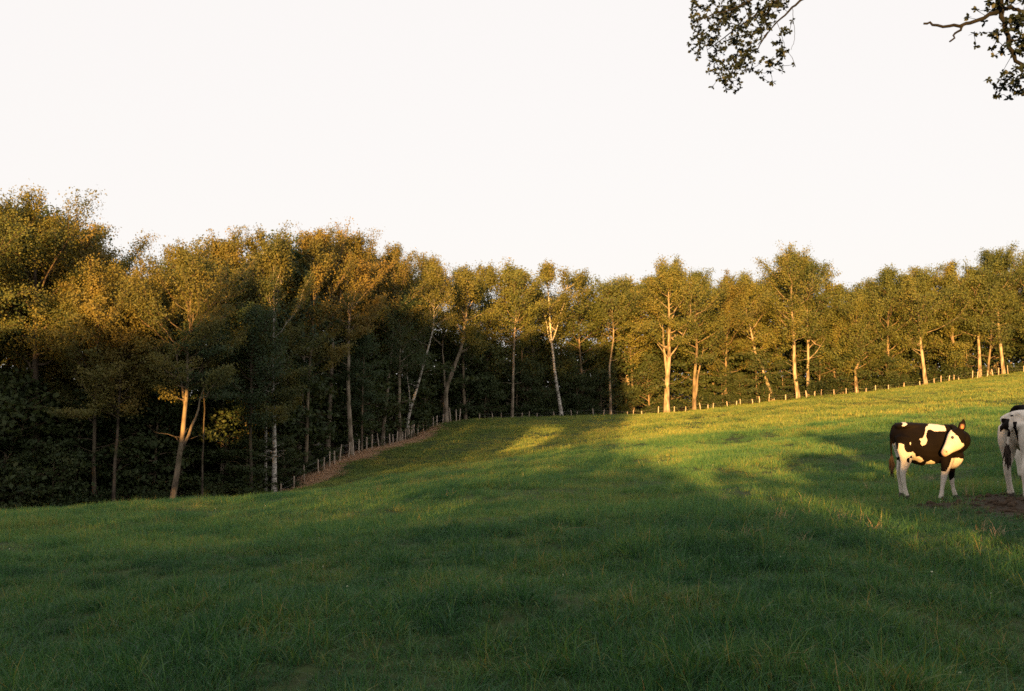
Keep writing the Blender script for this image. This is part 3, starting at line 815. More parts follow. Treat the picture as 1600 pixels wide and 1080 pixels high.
# ------------------------------------------------------------------ fences
def stake_mesh(seed):
    rr = np.random.default_rng(seed)
    a = Acc()
    q = np.linspace(0, 1, 6)
    pth = np.stack([np.cumsum(rr.normal(size=6) * 0.012), np.cumsum(rr.normal(size=6) * 0.012), -0.25 + 1.25 * q], 1)
    rad = np.array((0.052, 0.052, 0.050, 0.048, 0.046, 0.040)) * rr.uniform(0.9, 1.15)
    tube(a, pth, rad, 7)
    tip = np.array([pth[-1] + (rr.normal() * 0.01, rr.normal() * 0.01, 0.02)] * 1)
    top = np.array([a.v[0][-7 + i] for i in range(7)])
    vv = np.concatenate([top, np.repeat(tip, 7, 0)])
    ff = np.array([(i, (i + 1) % 7, 7 + (i + 1) % 7, 7 + i) for i in range(7)])
    a.add(vv, ff)
    me = a.mesh('post', False); me.materials.append(M['post'])
    return me
STAKES = [stake_mesh(40 + i) for i in range(6)]

def fence(name, label, cols, lift=0.0):
    """cols: (photo column, height in metres)"""
    pts = []
    for pxx, h in cols:
        d = edge_depth(pxx) - 0.25 + r.normal() * 0.12
        xx = column_at(pxx, d); pts.append((xx, d, hz(xx, d), h))
    root = empty(name, (pts[0][0], pts[0][1], pts[0][2]))
    tag(root, label, 'fence', 'stake fences along the wood')
    o = np.array(pts[0][:3])
    tops = []
    for xx, d, zz0, h in pts:
        p = mesh_obj('post', STAKES[int(r.integers(0, 6))], None, root)
        p.location = np.array((xx, d, zz0)) - o
        tilt = (r.normal() * 0.06, r.normal() * 0.06)
        w = r.uniform(0.8, 1.2)
        p.scale = (w, w, h); p.rotation_euler = (tilt[0], tilt[1], r.uniform(0, 6.28))
        tops.append((xx - o[0], d - o[1], zz0 - o[2], h))
    for frac in (0.45, 0.85):
        a = Acc()
        pth = np.array([(q[0], q[1] - 0.06, q[2] + q[3] * frac) for q in tops])
        tube(a, pth, np.full(len(pth), 0.004), 4)
        me = a.mesh('wire'); me.materials.append(M['wire'])
        mesh_obj('wire', me, None, root)
    return root

fence('stake_fence', 'row of leaning pale stakes climbing the brown bank by the left wood',
      [(p, hh * edge_depth(p) / F_PX * 1.2) for p, y, hh in FENCE_PX])
fence('stake_fence', 'crowded row of pale stakes where the fence bends at the wood corner',
      [(p, hh * edge_depth(p) / F_PX * 1.2) for p, y, hh in FENCE2_PX])
fence('stake_fence', 'row of short stakes half hidden behind the middle of the field',
      [(p, r.uniform(0.5, 0.85)) for p in BACK_PX])
fence('stake_fence', 'row of short sunlit stakes along the right wood at the top of the slope',
      [(p, r.uniform(0.55, 0.88) if p < 1500 else r.uniform(0.7, 1.05)) for p in RIGHT_PX])

# ------------------------------------------------------------------ overhanging tree beside the cows (trunk outside the picture)
def leaf_spray(rr, cen, size):
    """real-size lobed leaves, six corners each"""
    n = len(cen)
    nor = unit(rr.normal(size=(n, 3)) + np.array((0, 0, 0.8)))
    a = unit(np.cross(nor, rr.normal(size=(n, 3)))); b = np.cross(nor, a)
    l = (size * rr.uniform(0.65, 1.25, n))[:, None]
    outline = [(0, 0), (0.3, 0.2), (0.62, 0.33), (1.0, 0.0), (0.62, -0.33), (0.3, -0.2)]
    v = np.stack([cen + a * l * p + b * l * q - nor * l * 0.25 * p * p for p, q in outline], 1).reshape(-1, 3)
    return v, np.arange(6 * n).reshape(-1, 6)

oak_base = np.array((17.0, 9.5, 0.0)); oak_base[2] = hz(17.0, 9.5)
oak = empty('overhanging_tree', tuple(oak_base))
tag(oak, 'near tree reaching leafy and bare branches into the top right sky', 'tree')
rr = np.random.default_rng(5)
def rel(p): return np.asarray(p, float) - oak_base
a = Acc()
tp = np.array([(17.0, 9.5, oak_base[2] - 0.3), (17.0, 9.5, oak_base[2] + 1.5), (16.8, 9.6, 4.2), (16.5, 9.7, 7.0), (16.2, 9.9, 9.6), (16.4, 10.0, 12.0)])
tube(a, rel(smooth_path(tp, 14)), np.linspace(0.42, 0.10, 14), 12)
me = a.mesh('trunk'); me.materials.append(M['brown_bark']); mesh_obj('trunk', me, None, oak)

DA, DB = 11.5, 9.6
SPRAY = []
BRANCH_PTS = []
def resample_pts(pth):
    q = np.linspace(0, len(pth) - 1, 40)
    return np.stack([np.interp(q, np.arange(len(pth)), pth[:, c]) for c in range(3)], 1)
def limb(name, pts, r0, r1, n=16, jit=0.02):
    pth = smooth_path(pts, n)
    pth[1:-1] += rr.normal(size=(n - 2, 3)) * jit
    aa = Acc(); tube(aa, rel(pth), np.linspace(r0, r1, n), 7, 0.6)
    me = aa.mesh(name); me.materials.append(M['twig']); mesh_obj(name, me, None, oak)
    if name != 'bare_twig': BRANCH_PTS.append(resample_pts(pth))
    return pth
M['twig'] = simple_mat('twig', (0.007, 0.007, 0.007), 0.9, 0.08, (14.0, (0.014, 0.013, 0.012)))  # shade on the overhanging wood is put into this near-black colour
# limb carrying the left-hand leaf spray
A0 = limb('branch', [(16.6, 9.7, 6.4), (12.0, 10.3, 7.2), (7.5, 11.0, 7.3), P(1330, -70, DA), P(1262, -8, DA)], 0.13, 0.022)
A1 = limb('branch', [P(1275, -18, DA), P(1250, 2, DA), P(1232, 18, DA), P(1214, 34, DA - 0.1), P(1200, 52, DA - 0.2), P(1184, 70, DA - 0.2)], 0.016, 0.005, jit=0.006)
A2 = limb('branch', [P(1300, -50, DA), P(1218, 0, DA + 0.2), P(1190, 14, DA + 0.2), P(1170, 30, DA + 0.3), P(1140, 52, DA + 0.3), P(1105, 78, DA + 0.4)], 0.018, 0.004, jit=0.006)
A3 = limb('branch', [P(1260, -60, DA), P(1180, -4, DA - 0.3), P(1150, 15, DA - 0.4), P(1120, 20, DA - 0.4), P(1090, 32, DA - 0.4)], 0.014, 0.004, jit=0.006)
A4 = limb('branch', [P(1200, 50, DA), P(1187, 75, DA), P(1160, 95, DA), P(1140, 118, DA), P(1134, 132, DA)], 0.008, 0.003, jit=0.006)
limb('twig', [P(1238, 12, DA), P(1240, 38, DA), P(1242, 62, DA), P(1236, 78, DA)], 0.003, 0.002, jit=0.004)
limb('twig', [P(1214, 34, DA), P(1220, 52, DA), P(1224, 64, DA), P(1228, 80, DA), P(1212, 92, DA)], 0.003, 0.002, jit=0.004)
cl = []   # (column, row, spread px, leaves)
for (cx_, cy_, sp_, n_) in [(1092, 5, 9, 90), (1098, 18, 8, 70), (1112, 6, 12, 60), (1140, 8, 10, 90), (1150, 3, 10, 60), (1170, 6, 14, 50), (1128, 28, 10, 110), (1140, 20, 7, 80),
                            (1085, 32, 8, 22), (1103, 40, 10, 70), (1115, 50, 10, 110), (1095, 62, 9, 70), (1082, 66, 6, 40), (1090, 75, 6, 30), (1135, 45, 11, 80), (1160, 35, 11, 80),
                            (1170, 60, 10, 110), (1145, 66, 10, 90), (1122, 80, 10, 110), (1150, 90, 9, 110), (1172, 78, 8, 120), (1135, 98, 9, 100), (1115, 98, 7, 50), (1160, 100, 8, 70),
                            (1145, 120, 8, 80), (1128, 125, 7, 50), (1137, 134, 4, 35), (1165, 112, 6, 30), (1182, 105, 4, 14), (1106, 117, 4, 8), (1162, 128, 4, 10),
                            (1200, 30, 9, 90), (1210, 15, 9, 70), (1190, 45, 8, 70), (1225, 8, 8, 50), (1213, 65, 6, 34), (1222, 47, 4, 14), (1228, 78, 6, 34), (1215, 88, 7, 44),
                            (1205, 97, 5, 40), (1221, 112, 3, 12), (1235, 112, 3, 14), (1217, 107, 3, 10), (1195, 18, 8, 40), (1180, 20, 8, 50), (1100, -15, 14, 120), (1140, -18, 16, 120), (1185, -15, 16, 120), (1225, -18, 14, 90)]:
    c0 = P(cx_, cy_, DA) ; k_ = DA / F_PX * sp_
    cl.append(c0 + rr.normal(size=(n_, 3)) * np.array((k_ * 0.72, 0.28, k_ * 0.72)))
# drooping limb at the right border and its bare twig
B0 = limb('branch', [(16.4, 9.7, 8.5), (11.0, 9.6, 8.2), (7.0, 9.5, 6.6), P(1556, -70, DB), P(1561, -12, DB), P(1565, 20, DB)], 0.10, 0.030, jit=0.01)
B1 = limb('branch', [P(1565, 18, DB), P(1568, 36, DB), P(1573, 56, DB), P(1580, 78, DB), P(1588, 95, DB), P(1603, 110, DB), P(1625, 118, DB)], 0.026, 0.016, jit=0.008)
B2 = limb('bare_twig', [P(1565, 16, DB), P(1545, 24, DB), P(1525, 32, DB), P(1505, 39, DB), P(1488, 41.5, DB), P(1466, 40, DB), P(1452, 36, DB), P(1443, 37, DB)], 0.022, 0.010, jit=0.008)
limb('bare_twig', [P(1505, 39, DB), P(1500, 47, DB), P(1492, 52, DB), P(1489, 59, DB), P(1484, 65, DB)], 0.013, 0.008, n=9, jit=0.008)
limb('branch', [P(1564, 18, DB), P(1572, 12, DB), P(1580, 12, DB), P(1600, 18, DB), P(1640, 24, DB)], 0.022, 0.016, jit=0.008)
limb('branch', [P(1578, 62, DB), P(1590, 62, DB), P(1602, 65, DB), P(1630, 60, DB)], 0.010, 0.008, n=8, jit=0.006)
limb('branch', [P(1600, 110, DB), P(1598, 122, DB), P(1590, 130, DB), P(1578, 124, DB), P(1566, 119, DB)], 0.008, 0.003, n=8, jit=0.006)
for (cx_, cy_, sp_, n_) in [(1553, 6, 7, 60), (1560, 14, 6, 50), (1545, 0, 5, 20), (1575, 3, 8, 30), (1556, 48, 6, 60), (1562, 55, 5, 40), (1549, 46, 4, 16), (1570, 70, 6, 30),
                            (1582, 40, 7, 60), (1587, 28, 6, 50), (1578, 32, 5, 30), (1586, 58, 6, 50), (1593, 72, 7, 60), (1588, 78, 5, 36), (1598, 82, 6, 50), (1600, 45, 6, 30),
                            (1568, 118, 5, 40), (1575, 124, 5, 34), (1583, 130, 5, 40), (1592, 133, 5, 44), (1597, 138, 5, 44), (1590, 112, 3, 12), (1598, 118, 4, 16), (1610, 60, 12, 120), (1615, 125, 12, 100), (1595, -6, 10, 60)]:
    c0 = P(cx_, cy_, DB); k_ = DB / F_PX * sp_
    cl.append(c0 + rr.normal(size=(n_, 3)) * np.array((k_ * 0.72, 0.16, k_ * 0.72)))
for _ in range(26):   # the rest of the crown, above and right of the picture
    c0 = np.array((rr.uniform(13.5, 20.5), rr.uniform(6.5, 13.0), rr.uniform(8.5, 14.0)))
    limb('branch', [np.array((16.3, 9.9, c0[2] - 1.2)), (np.array((16.3, 9.9, c0[2] - 0.8)) + c0) / 2, c0], 0.05, 0.008, n=8)
    cl.append(c0 + rr.normal(size=(160, 3)) * 0.55)
cl = np.concatenate(cl)
nodes = cl[rr.random(len(cl)) < 0.72 / 4.6]
sprays = np.concatenate(BRANCH_PTS)
tw = Acc()                               # every rosette hangs on a twig that runs to the nearest rosette or branch already joined
joined = sprays
todo = nodes.copy()
dist = np.array([np.min(np.linalg.norm(joined - q_, axis=1)) for q_ in todo]); near = np.array([np.argmin(np.linalg.norm(joined - q_, axis=1)) for q_ in todo])
src = joined[near]
alive = np.ones(len(todo), bool)
for _ in range(len(todo)):
    i_ = int(np.argmin(np.where(alive, dist, 1e9))); alive[i_] = False
    p_, q_ = src[i_], todo[i_]
    if dist[i_] < 1.2:
        mid_ = (p_ + q_) / 2 + rr.normal(size=3) * 0.12 * dist[i_]
        tube(tw, rel(np.array([p_, mid_, q_])), np.array((0.0036, 0.003, 0.0022)), 3, 0.6)
    d_ = np.linalg.norm(todo - q_, axis=1); b_ = alive & (d_ < dist)
    dist[b_] = d_[b_]; src[b_] = q_
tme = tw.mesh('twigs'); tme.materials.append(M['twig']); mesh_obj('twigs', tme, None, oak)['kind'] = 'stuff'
cl = np.repeat(nodes, 8, 0)
v, f = leaf_spray(rr, rel(cl), 0.046)
lme = mesh_np('crown', v, f, False, tint=np.repeat(np.clip(0.4 + rr.normal(size=len(cl)) * 0.2, 0, 1), 6))
lme.materials.append(M['near_leaf_shaded'])
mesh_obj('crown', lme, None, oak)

# ------------------------------------------------------------------ cows
def coat_mat():
    m, nt, out = new_mat('coat')
    at = attr(nt, 'coat').outputs['Fac']
    tc = nt.nodes.new('ShaderNodeTexCoord')
    nz = node(nt, 'ShaderNodeTexNoise', Scale=22.0, Detail=5.0); nt.links.new(tc.outputs['Object'], nz.inputs['Vector'])
    e = mathn(nt, 'ADD', at, mathn(nt, 'MULTIPLY', mathn(nt, 'SUBTRACT', nz.outputs['Fac'], 0.5), 0.55))
    fac = ramp(nt, e, [(0.44, (0, 0, 0)), (0.56, (1, 1, 1))])
    white = mixc(nt, nz.outputs['Fac'], (0.50, 0.43, 0.36), (0.66, 0.60, 0.53))
    pk = attr(nt, 'skin').outputs['Fac']
    col = mixc(nt, fac, (0.006, 0.004, 0.003), white)
    col = mixc(nt, pk, col, (0.42, 0.22, 0.16))
    p = node(nt, 'ShaderNodeBsdfPrincipled', Roughness=0.75)
    p.inputs['Specular IOR Level'].default_value = 0.06
    nt.links.new(col, p.inputs['Base Color'])
    mp = node(nt, 'ShaderNodeMapping'); mp.inputs['Scale'].default_value = (60, 60, 25)
    nt.links.new(tc.outputs['Object'], mp.inputs['Vector'])
    hair = node(nt, 'ShaderNodeTexNoise', Scale=1.0, Detail=3.0); nt.links.new(mp.outputs[0], hair.inputs['Vector'])
    b = node(nt, 'ShaderNodeBump', Strength=0.35, Distance=0.006); nt.links.new(hair.outputs['Fac'], b.inputs['Height']); nt.links.new(b.outputs[0], p.inputs['Normal'])
    nt.links.new(p.outputs[0], out.inputs['Surface'])
    return m
M['coat'] = coat_mat()
M['hoof'] = simple_mat('hoof', (0.05, 0.038, 0.03), 0.6, 0.3)
M['eye'] = simple_mat('eye', (0.008, 0.006, 0.006), 0.1, 0.6)
M['ear_tag'] = simple_mat('ear_tag', (0.62, 0.20, 0.07), 0.5, 0.4)
M['tuft'] = simple_mat('tuft', (0.03, 0.02, 0.015), 0.8, 0.2)

def resample(path, n):
    path = np.asarray(path, float)
    d = np.concatenate([[0], np.cumsum(np.linalg.norm(np.diff(path[:, :3], axis=0), axis=1))])
    q = np.linspace(0, d[-1], n)
    out = np.stack([np.interp(q, d, path[:, k]) for k in range(path.shape[1])], 1)
    for _ in range(2):
        out[1:-1] = (out[:-2] + 2 * out[1:-1] + out[2:]) / 4
    return out

def loft(acc, secs, side, n=22, sides=20):
    """secs: rows (x, y, z, ra, rb): ra = half size along the in-section up axis, rb = along the side vector; closed ends"""
    s = resample(secs, n)
    c, ra, rb = s[:, :3], s[:, 3], s[:, 4]
    t = unit(np.gradient(c, axis=0))
    sd = np.array(side, float)
    sd = unit(sd - t * (t @ sd)[:, None])
    up = np.cross(t, sd)
    ang = np.linspace(0, 2 * math.pi, sides, endpoint=False)
    ring = up[:, None] * (np.cos(ang)[None, :] * ra[:, None])[..., None] + sd[:, None] * (np.sin(ang)[None, :] * rb[:, None])[..., None]
    v = (c[:, None] + ring)
    cap0 = c[0] - t[0] * min(ra[0], rb[0]) * 0.55; cap1 = c[-1] + t[-1] * min(ra[-1], rb[-1]) * 0.55
    mid0 = c[0] - t[0] * min(ra[0], rb[0]) * 0.4 + ring[0] * 0.65; mid1 = c[-1] + t[-1] * min(ra[-1], rb[-1]) * 0.4 + ring[-1] * 0.65
    vv = np.concatenate([np.repeat(cap0[None], sides, 0), mid0, v.reshape(-1, 3), mid1, np.repeat(cap1[None], sides, 0)])
    m = n + 4
    i = np.arange(m - 1)[:, None] * sides; j = np.arange(sides)[None]; j2 = (j + 1) % sides
    acc.add(vv, np.stack([i + j, i + j2, i + sides + j2, i + sides + j], -1).reshape(-1, 4))
    return c, np.maximum(ra, rb)

def cow_body(parts, voxel=0.013):
    """parts: {name: (secs, side)} -> one continuous mesh and, for every vertex, the part it belongs to"""
    acc = Acc(); chains = []
    for nm, (secs, side) in parts:
        c, rd = loft(acc, secs, side)
        chains.append((nm, c, rd))
    me0 = acc.mesh('raw')
    import bmesh
    bm = bmesh.new(); bm.from_mesh(me0)
    bmesh.ops.remove_doubles(bm, verts=bm.verts, dist=1e-5)
    bmesh.ops.recalc_face_normals(bm, faces=bm.faces)
    bm.to_mesh(me0); bm.free()
    o = bpy.data.objects.new('raw', me0); C.objects.link(o)
    md = o.modifiers.new('r', 'REMESH'); md.mode = 'VOXEL'; md.voxel_size = voxel; md.use_smooth_shade = True
    sm = o.modifiers.new('s', 'SMOOTH'); sm.factor = 0.5; sm.iterations = 5
    dg = bpy.context.evaluated_depsgraph_get()
    me = bpy.data.meshes.new_from_object(o.evaluated_get(dg))
    bpy.data.objects.remove(o); bpy.data.meshes.remove(me0)
    me.name = 'body'
    co = np.empty(len(me.vertices) * 3, np.float32); me.vertices.foreach_get('co', co); co = co.reshape(-1, 3).astype(float)
    best = np.full(len(co), 1e9); lab = np.zeros(len(co), int)
    for ci, (nm, c, rd) in enumerate(chains):
        dd = (np.linalg.norm(co[:, None] - c[None], axis=2) / rd[None]).min(1)
        m = dd < best; best[m] = dd[m]; lab[m] = ci
    names = np.array([nm for nm, _, _ in chains])[lab]
    return me, co, names

def in_poly(x, z, poly):
    inside = np.zeros(len(x), bool)
    n = len(poly)
    for i in range(n):
        x0, z0 = poly[i]; x1, z1 = poly[(i + 1) % n]
        cond = ((z0 > z) != (z1 > z)) & (x < (x1 - x0) * (z - z0) / (z1 - z0 + 1e-12) + x0)
        inside ^= cond
    return inside

def finish_coat(me, white, skin):
    """white, skin: 0..1 per vertex; slight blur so that patch edges are not stair-stepped"""
    ed = np.empty(len(me.edges) * 2, np.int32); me.edges.foreach_get('vertices', ed); ed = ed.reshape(-1, 2)
    def blur(a):
        a = a.astype(float)
        s = np.zeros_like(a); c = np.zeros_like(a)
        np.add.at(s, ed[:, 0], a[ed[:, 1]]); np.add.at(s, ed[:, 1], a[ed[:, 0]])
        np.add.at(c, ed[:, 0], 1); np.add.at(c, ed[:, 1], 1)
        return (a + s / np.maximum(c, 1)) / 2
    w = blur(blur(white)); k = blur(skin)
    me.attributes.new('coat', 'FLOAT', 'POINT').data.foreach_set('value', w.astype(np.float32))
    me.attributes.new('skin', 'FLOAT', 'POINT').data.foreach_set('value', k.astype(np.float32))
    me.materials.clear(); me.materials.append(M['coat'])

def small_loft(name, secs, side, mat, parent, n=8, sides=12):
    a = Acc(); loft(a, secs, side, n, sides)
    me = a.mesh(name); me.materials.append(mat)
    return mesh_obj(name, me, None, parent)

def tail_tuft(parent, top, length, seed, spread=0.022):
    rr = np.random.default_rng(seed); a = Acc()
    for _ in range(34):
        p0 = np.array(top) + rr.normal(size=3) * np.array((0.008, 0.008, 0.02))
        q = np.linspace(0, 1, 5)[:, None]
        pth = p0 + np.array((rr.normal() * spread, rr.normal() * spread, -length * rr.uniform(0.6, 1.0))) * q
        pth[1:-1] += np.array((p0 - np.array(top))) * 0.6 + rr.normal(size=(3, 3)) * 0.006
        tube(a, pth, np.array((0.008, 0.011, 0.010, 0.007, 0.002)), 4)
    me = a.mesh('tail_tuft'); me.materials.append(M['tuft'])
    mesh_obj('tail_tuft', me, None, parent)

def zp(pts):
    """points read off the enlarged photograph of the first cow -> metres in its side plane"""
    return [((x - 150) / 677.0, (940 - y) / 677.0) for x, y in pts]

# --- first cow: stands side-on, head turned back along its flank
sy = (0, 1, 0)
parts = [
    ('torso', ([(-0.045, .13, .965, .10, .10), (0.02, .12, .945, .17, .165), (.10, .10, .91, .235, .215), (.22, .07, .885, .262, .24), (.38, .03, .832, .312, .275), (.55, -.01, .815, .308, .275),
                (.70, -.05, .825, .295, .235), (.83, -.08, .79, .27, .20), (.94, -.10, .735, .225, .165), (1.01, -.11, .69, .16, .12)], sy)),
    ('torso', ([(0.0, .12, 1.08, .05, .13), (.14, .09, 1.085, .06, .20), (.30, .05, 1.09, .05, .16), (.5, 0, 1.08, .045, .1)], sy)),
    ('brisket', ([(.80, -.12, .56, .09, .10), (.89, -.13, .565, .115, .11), (.96, -.13, .62, .12, .11), (1.0, -.13, .69, .11, .11)], sy)),
    ('neck', ([(.76, -.06, .93, .20, .15), (.88, -.13, .90, .21, .15), (.955, -.23, .885, .19, .14), (.955, -.33, .91, .165, .13), (.91, -.39, .95, .14, .11)], (0.6, 0.8, 0.1))),
    ('head', ([(.905, -.405, 1.005, .105, .085), (.85, -.425, .945, .165, .105), (.775, -.44, .875, .15, .108), (.70, -.45, .81, .105, .085), (.64, -.455, .757, .076, .068), (.60, -.46, .722, .064, .066), (.575, -.46, .70, .052, .058)], sy)),
    ('ear', ([(.875, -.43, 1.05, .045, .03), (.90, -.455, 1.09, .070, .022), (.918, -.465, 1.14, .064, .017), (.928, -.47, 1.185, .034, .013), (.93, -.47, 1.21, .015, .012)], sy)),
    ('ear2', ([(.86, -.34, 1.05, .03, .04), (.86, -.27, 1.09, .02, .055), (.84, -.21, 1.115, .015, .04)], (1, 0, 0))),
    ('hind', ([(.12, -.03, .90, .20, .13), (.10, -.06, .75, .165, .12), (.095, -.08, .62, .115, .085), (.065, -.085, .50, .070, .056), (.025, -.08, .405, .053, .042), (.028, -.08, .35, .046, .038),
               (.052, -.085, .22, .031, .030), (.066, -.09, .12, .033, .032), (.082, -.095, .075, .041, .039), (.095, -.10, .03, .044, .042)], sy)),
    ('hind2', ([(.15, .22, .88, .19, .12), (.17, .24, .72, .15, .10), (.165, .24, .60, .10, .08), (.14, .24, .50, .066, .056), (.10, .23, .405, .051, .042), (.10, .23, .35, .045, .038),
                (.115, .23, .22, .031, .030), (.125, .225, .12, .033, .032), (.14, .22, .075, .041, .039), (.15, .215, .03, .044, .042)], sy)),
    ('fore', ([(.78, -.17, .83, .16, .10), (.765, -.205, .66, .14, .095), (.735, -.23, .53, .095, .08), (.70, -.24, .42, .060, .053), (.682, -.245, .335, .053, .049), (.664, -.245, .28, .043, .041),
               (.65, -.245, .19, .031, .030), (.636, -.25, .11, .034, .033), (.626, -.255, .07, .042, .040), (.612, -.26, .03, .045, .042)], sy)),
    ('fore2', ([(.90, -.02, .78, .13, .09), (.93, .0, .62, .11, .085), (.95, .01, .50, .08, .07), (.952, .015, .40, .053, .049), (.948, .015, .32, .050, .046), (.955, .015, .27, .041, .039),
                (.965, .01, .19, .030, .029), (.98, .0, .11, .034, .033), (.992, -.005, .07, .042, .040), (1.005, -.01, .03, .045, .042)], sy)),
    ('tail', ([(-.02, .13, 1.085, .03, .03), (-.055, .13, 1.05, .028, .028), (-.082, .13, .96, .022, .022), (-.088, .125, .82, .019, .019), (-.085, .12, .70, .018, .018), (-.083, .115, .60, .017, .017)], sy)),
    ('belly', ([(.17, .1, .66, .05, .09), (.30, .06, .575, .06, .10), (.45, .02, .535, .05, .10)], sy)),
]
me, co, nm = cow_body(parts, 0.011)
x, z = co[:, 0], co[:, 2]
jx = x + 0.012 * (vnoise(x * 18, z * 18, 61) - 0.5); jz = z + 0.012 * (vnoise(x * 18, z * 18, 62) - 0.5)
white = np.zeros(len(co))
isleg = np.isin(nm, ['hind', 'hind2', 'fore', 'fore2'])
trunkish = np.isin(nm, ['torso', 'belly', 'hind', 'hind2', 'fore', 'fore2', 'brisket', 'neck'])
for poly in ([(505, 195), (600, 172), (660, 160), (665, 245), (570, 243), (520, 250), (480, 235), (445, 242), (410, 290), (420, 350), (400, 380), (362, 395), (345, 380), (352, 355), (330, 328), (375, 315), (400, 280), (435, 215), (460, 198)],
             [(175, 200), (212, 168), (248, 164), (238, 186), (192, 203)],
             [(233, 365), (250, 350), (249, 395), (236, 397)],
             [(115, 372), (165, 380), (170, 430), (190, 465), (240, 465), (270, 455), (300, 480), (320, 510), (350, 503), (410, 548), (395, 570), (300, 540), (250, 490), (235, 515), (190, 530), (115, 535)],
             [(445, 560), (480, 543), (545, 568), (560, 620), (470, 625)]):
    white[in_poly(jx, jz, zp(poly)) & np.isin(nm, ['torso', 'belly', 'hind', 'hind2'])] = 1
white[in_poly(jx, jz, zp([(480, 190), (600, 160), (660, 150), (660, 245), (540, 250)])) & np.isin(nm, ['torso', 'neck', 'fore']) & (x < 0.78)] = 1
br = zp([(690, 520), (720, 513), (800, 520), (870, 528), (815, 640), (770, 665), (700, 640), (672, 640), (660, 690), (650, 760), (560, 760), (560, 650), (622, 650), (652, 600)])
white[in_poly(jx, jz, br) & np.isin(nm, ['brisket', 'fore', 'torso', 'neck'])] = 1
white[np.isin(nm, ['hind', 'hind2']) & (z < .62) & ~in_poly(jx, jz, zp([(188, 520), (240, 505), (228, 575), (195, 560)]))] = 1
white[(nm == 'fore') & (z < .42)] = 1
white[(nm == 'fore2') & (z < .295 + 0.02 * np.sin(x * 60))] = 1
face = zp([(575, 150), (668, 150), (642, 240), (690, 300), (722, 355), (752, 358), (815, 418), (805, 437), (690, 440), (640, 462), (585, 520), (500, 480), (520, 380), (560, 250)])
white[(nm == 'head') & in_poly(jx, jz, face)] = 1
skin = np.zeros(len(co))
skin[(nm == 'head') & (np.hypot(x - .575, z - .715) < .055)] = 0.75
skin[(nm == 'ear') & (co[:, 1] < -.462) & (np.hypot(x - .905, z - 1.10) < .035)] = 0.6
finish_coat(me, white, skin)
c1 = P(1402, 781, 15.5)
c1xy = (P(1389 + 8, 779, 15.5)[0], 15.5)
gz = hz(c1xy[0] + 0.5, c1xy[1]) + 0.0
cow = empty('cow', (c1xy[0] + 0.085, c1xy[1], gz))
tag(cow, 'black and white young cow side-on with its white face turned back', 'cow', 'cows in the pasture')
mesh_obj('body', me, None, cow)
cow.scale = (0.86, 1.0, 1.03)
def hoof(parent, x, y, tx=0.01):
    small_loft('hoof', [(x, y, .055, .044, .044), (x + tx * 0.5, y, .03, .05, .047), (x + tx, y - .005, .0, .056, .05), (x + tx, y - .005, -.03, .056, .05)], (0, 1, 0), M['hoof'], parent)
for hx, hy in ((.09, -.097), (.13, .218), (.622, -.257), (.995, -.007)):
    hoof(cow, hx, hy)
small_loft('eye', [(.686, -.538, .945, .015, .018), (.696, -.545, .945, .025, .026), (.708, -.538, .945, .015, .018)], (0, 0, 1), M['eye'], cow)
small_loft('nostril', [(.585, -.522, .735, .006, .008), (.592, -.525, .735, .011, .010), (.60, -.522, .735, .006, .008)], (0, 0, 1), M['eye'], cow)
small_loft('ear_tag', [(.895, -.484, 1.07, .020, .004), (.897, -.486, 1.09, .024, .004), (.90, -.486, 1.11, .018, .004)], (0, 1, 0), M['ear_tag'], cow)
tail_tuft(cow, (-.083, .115, .62), 0.34, 3)

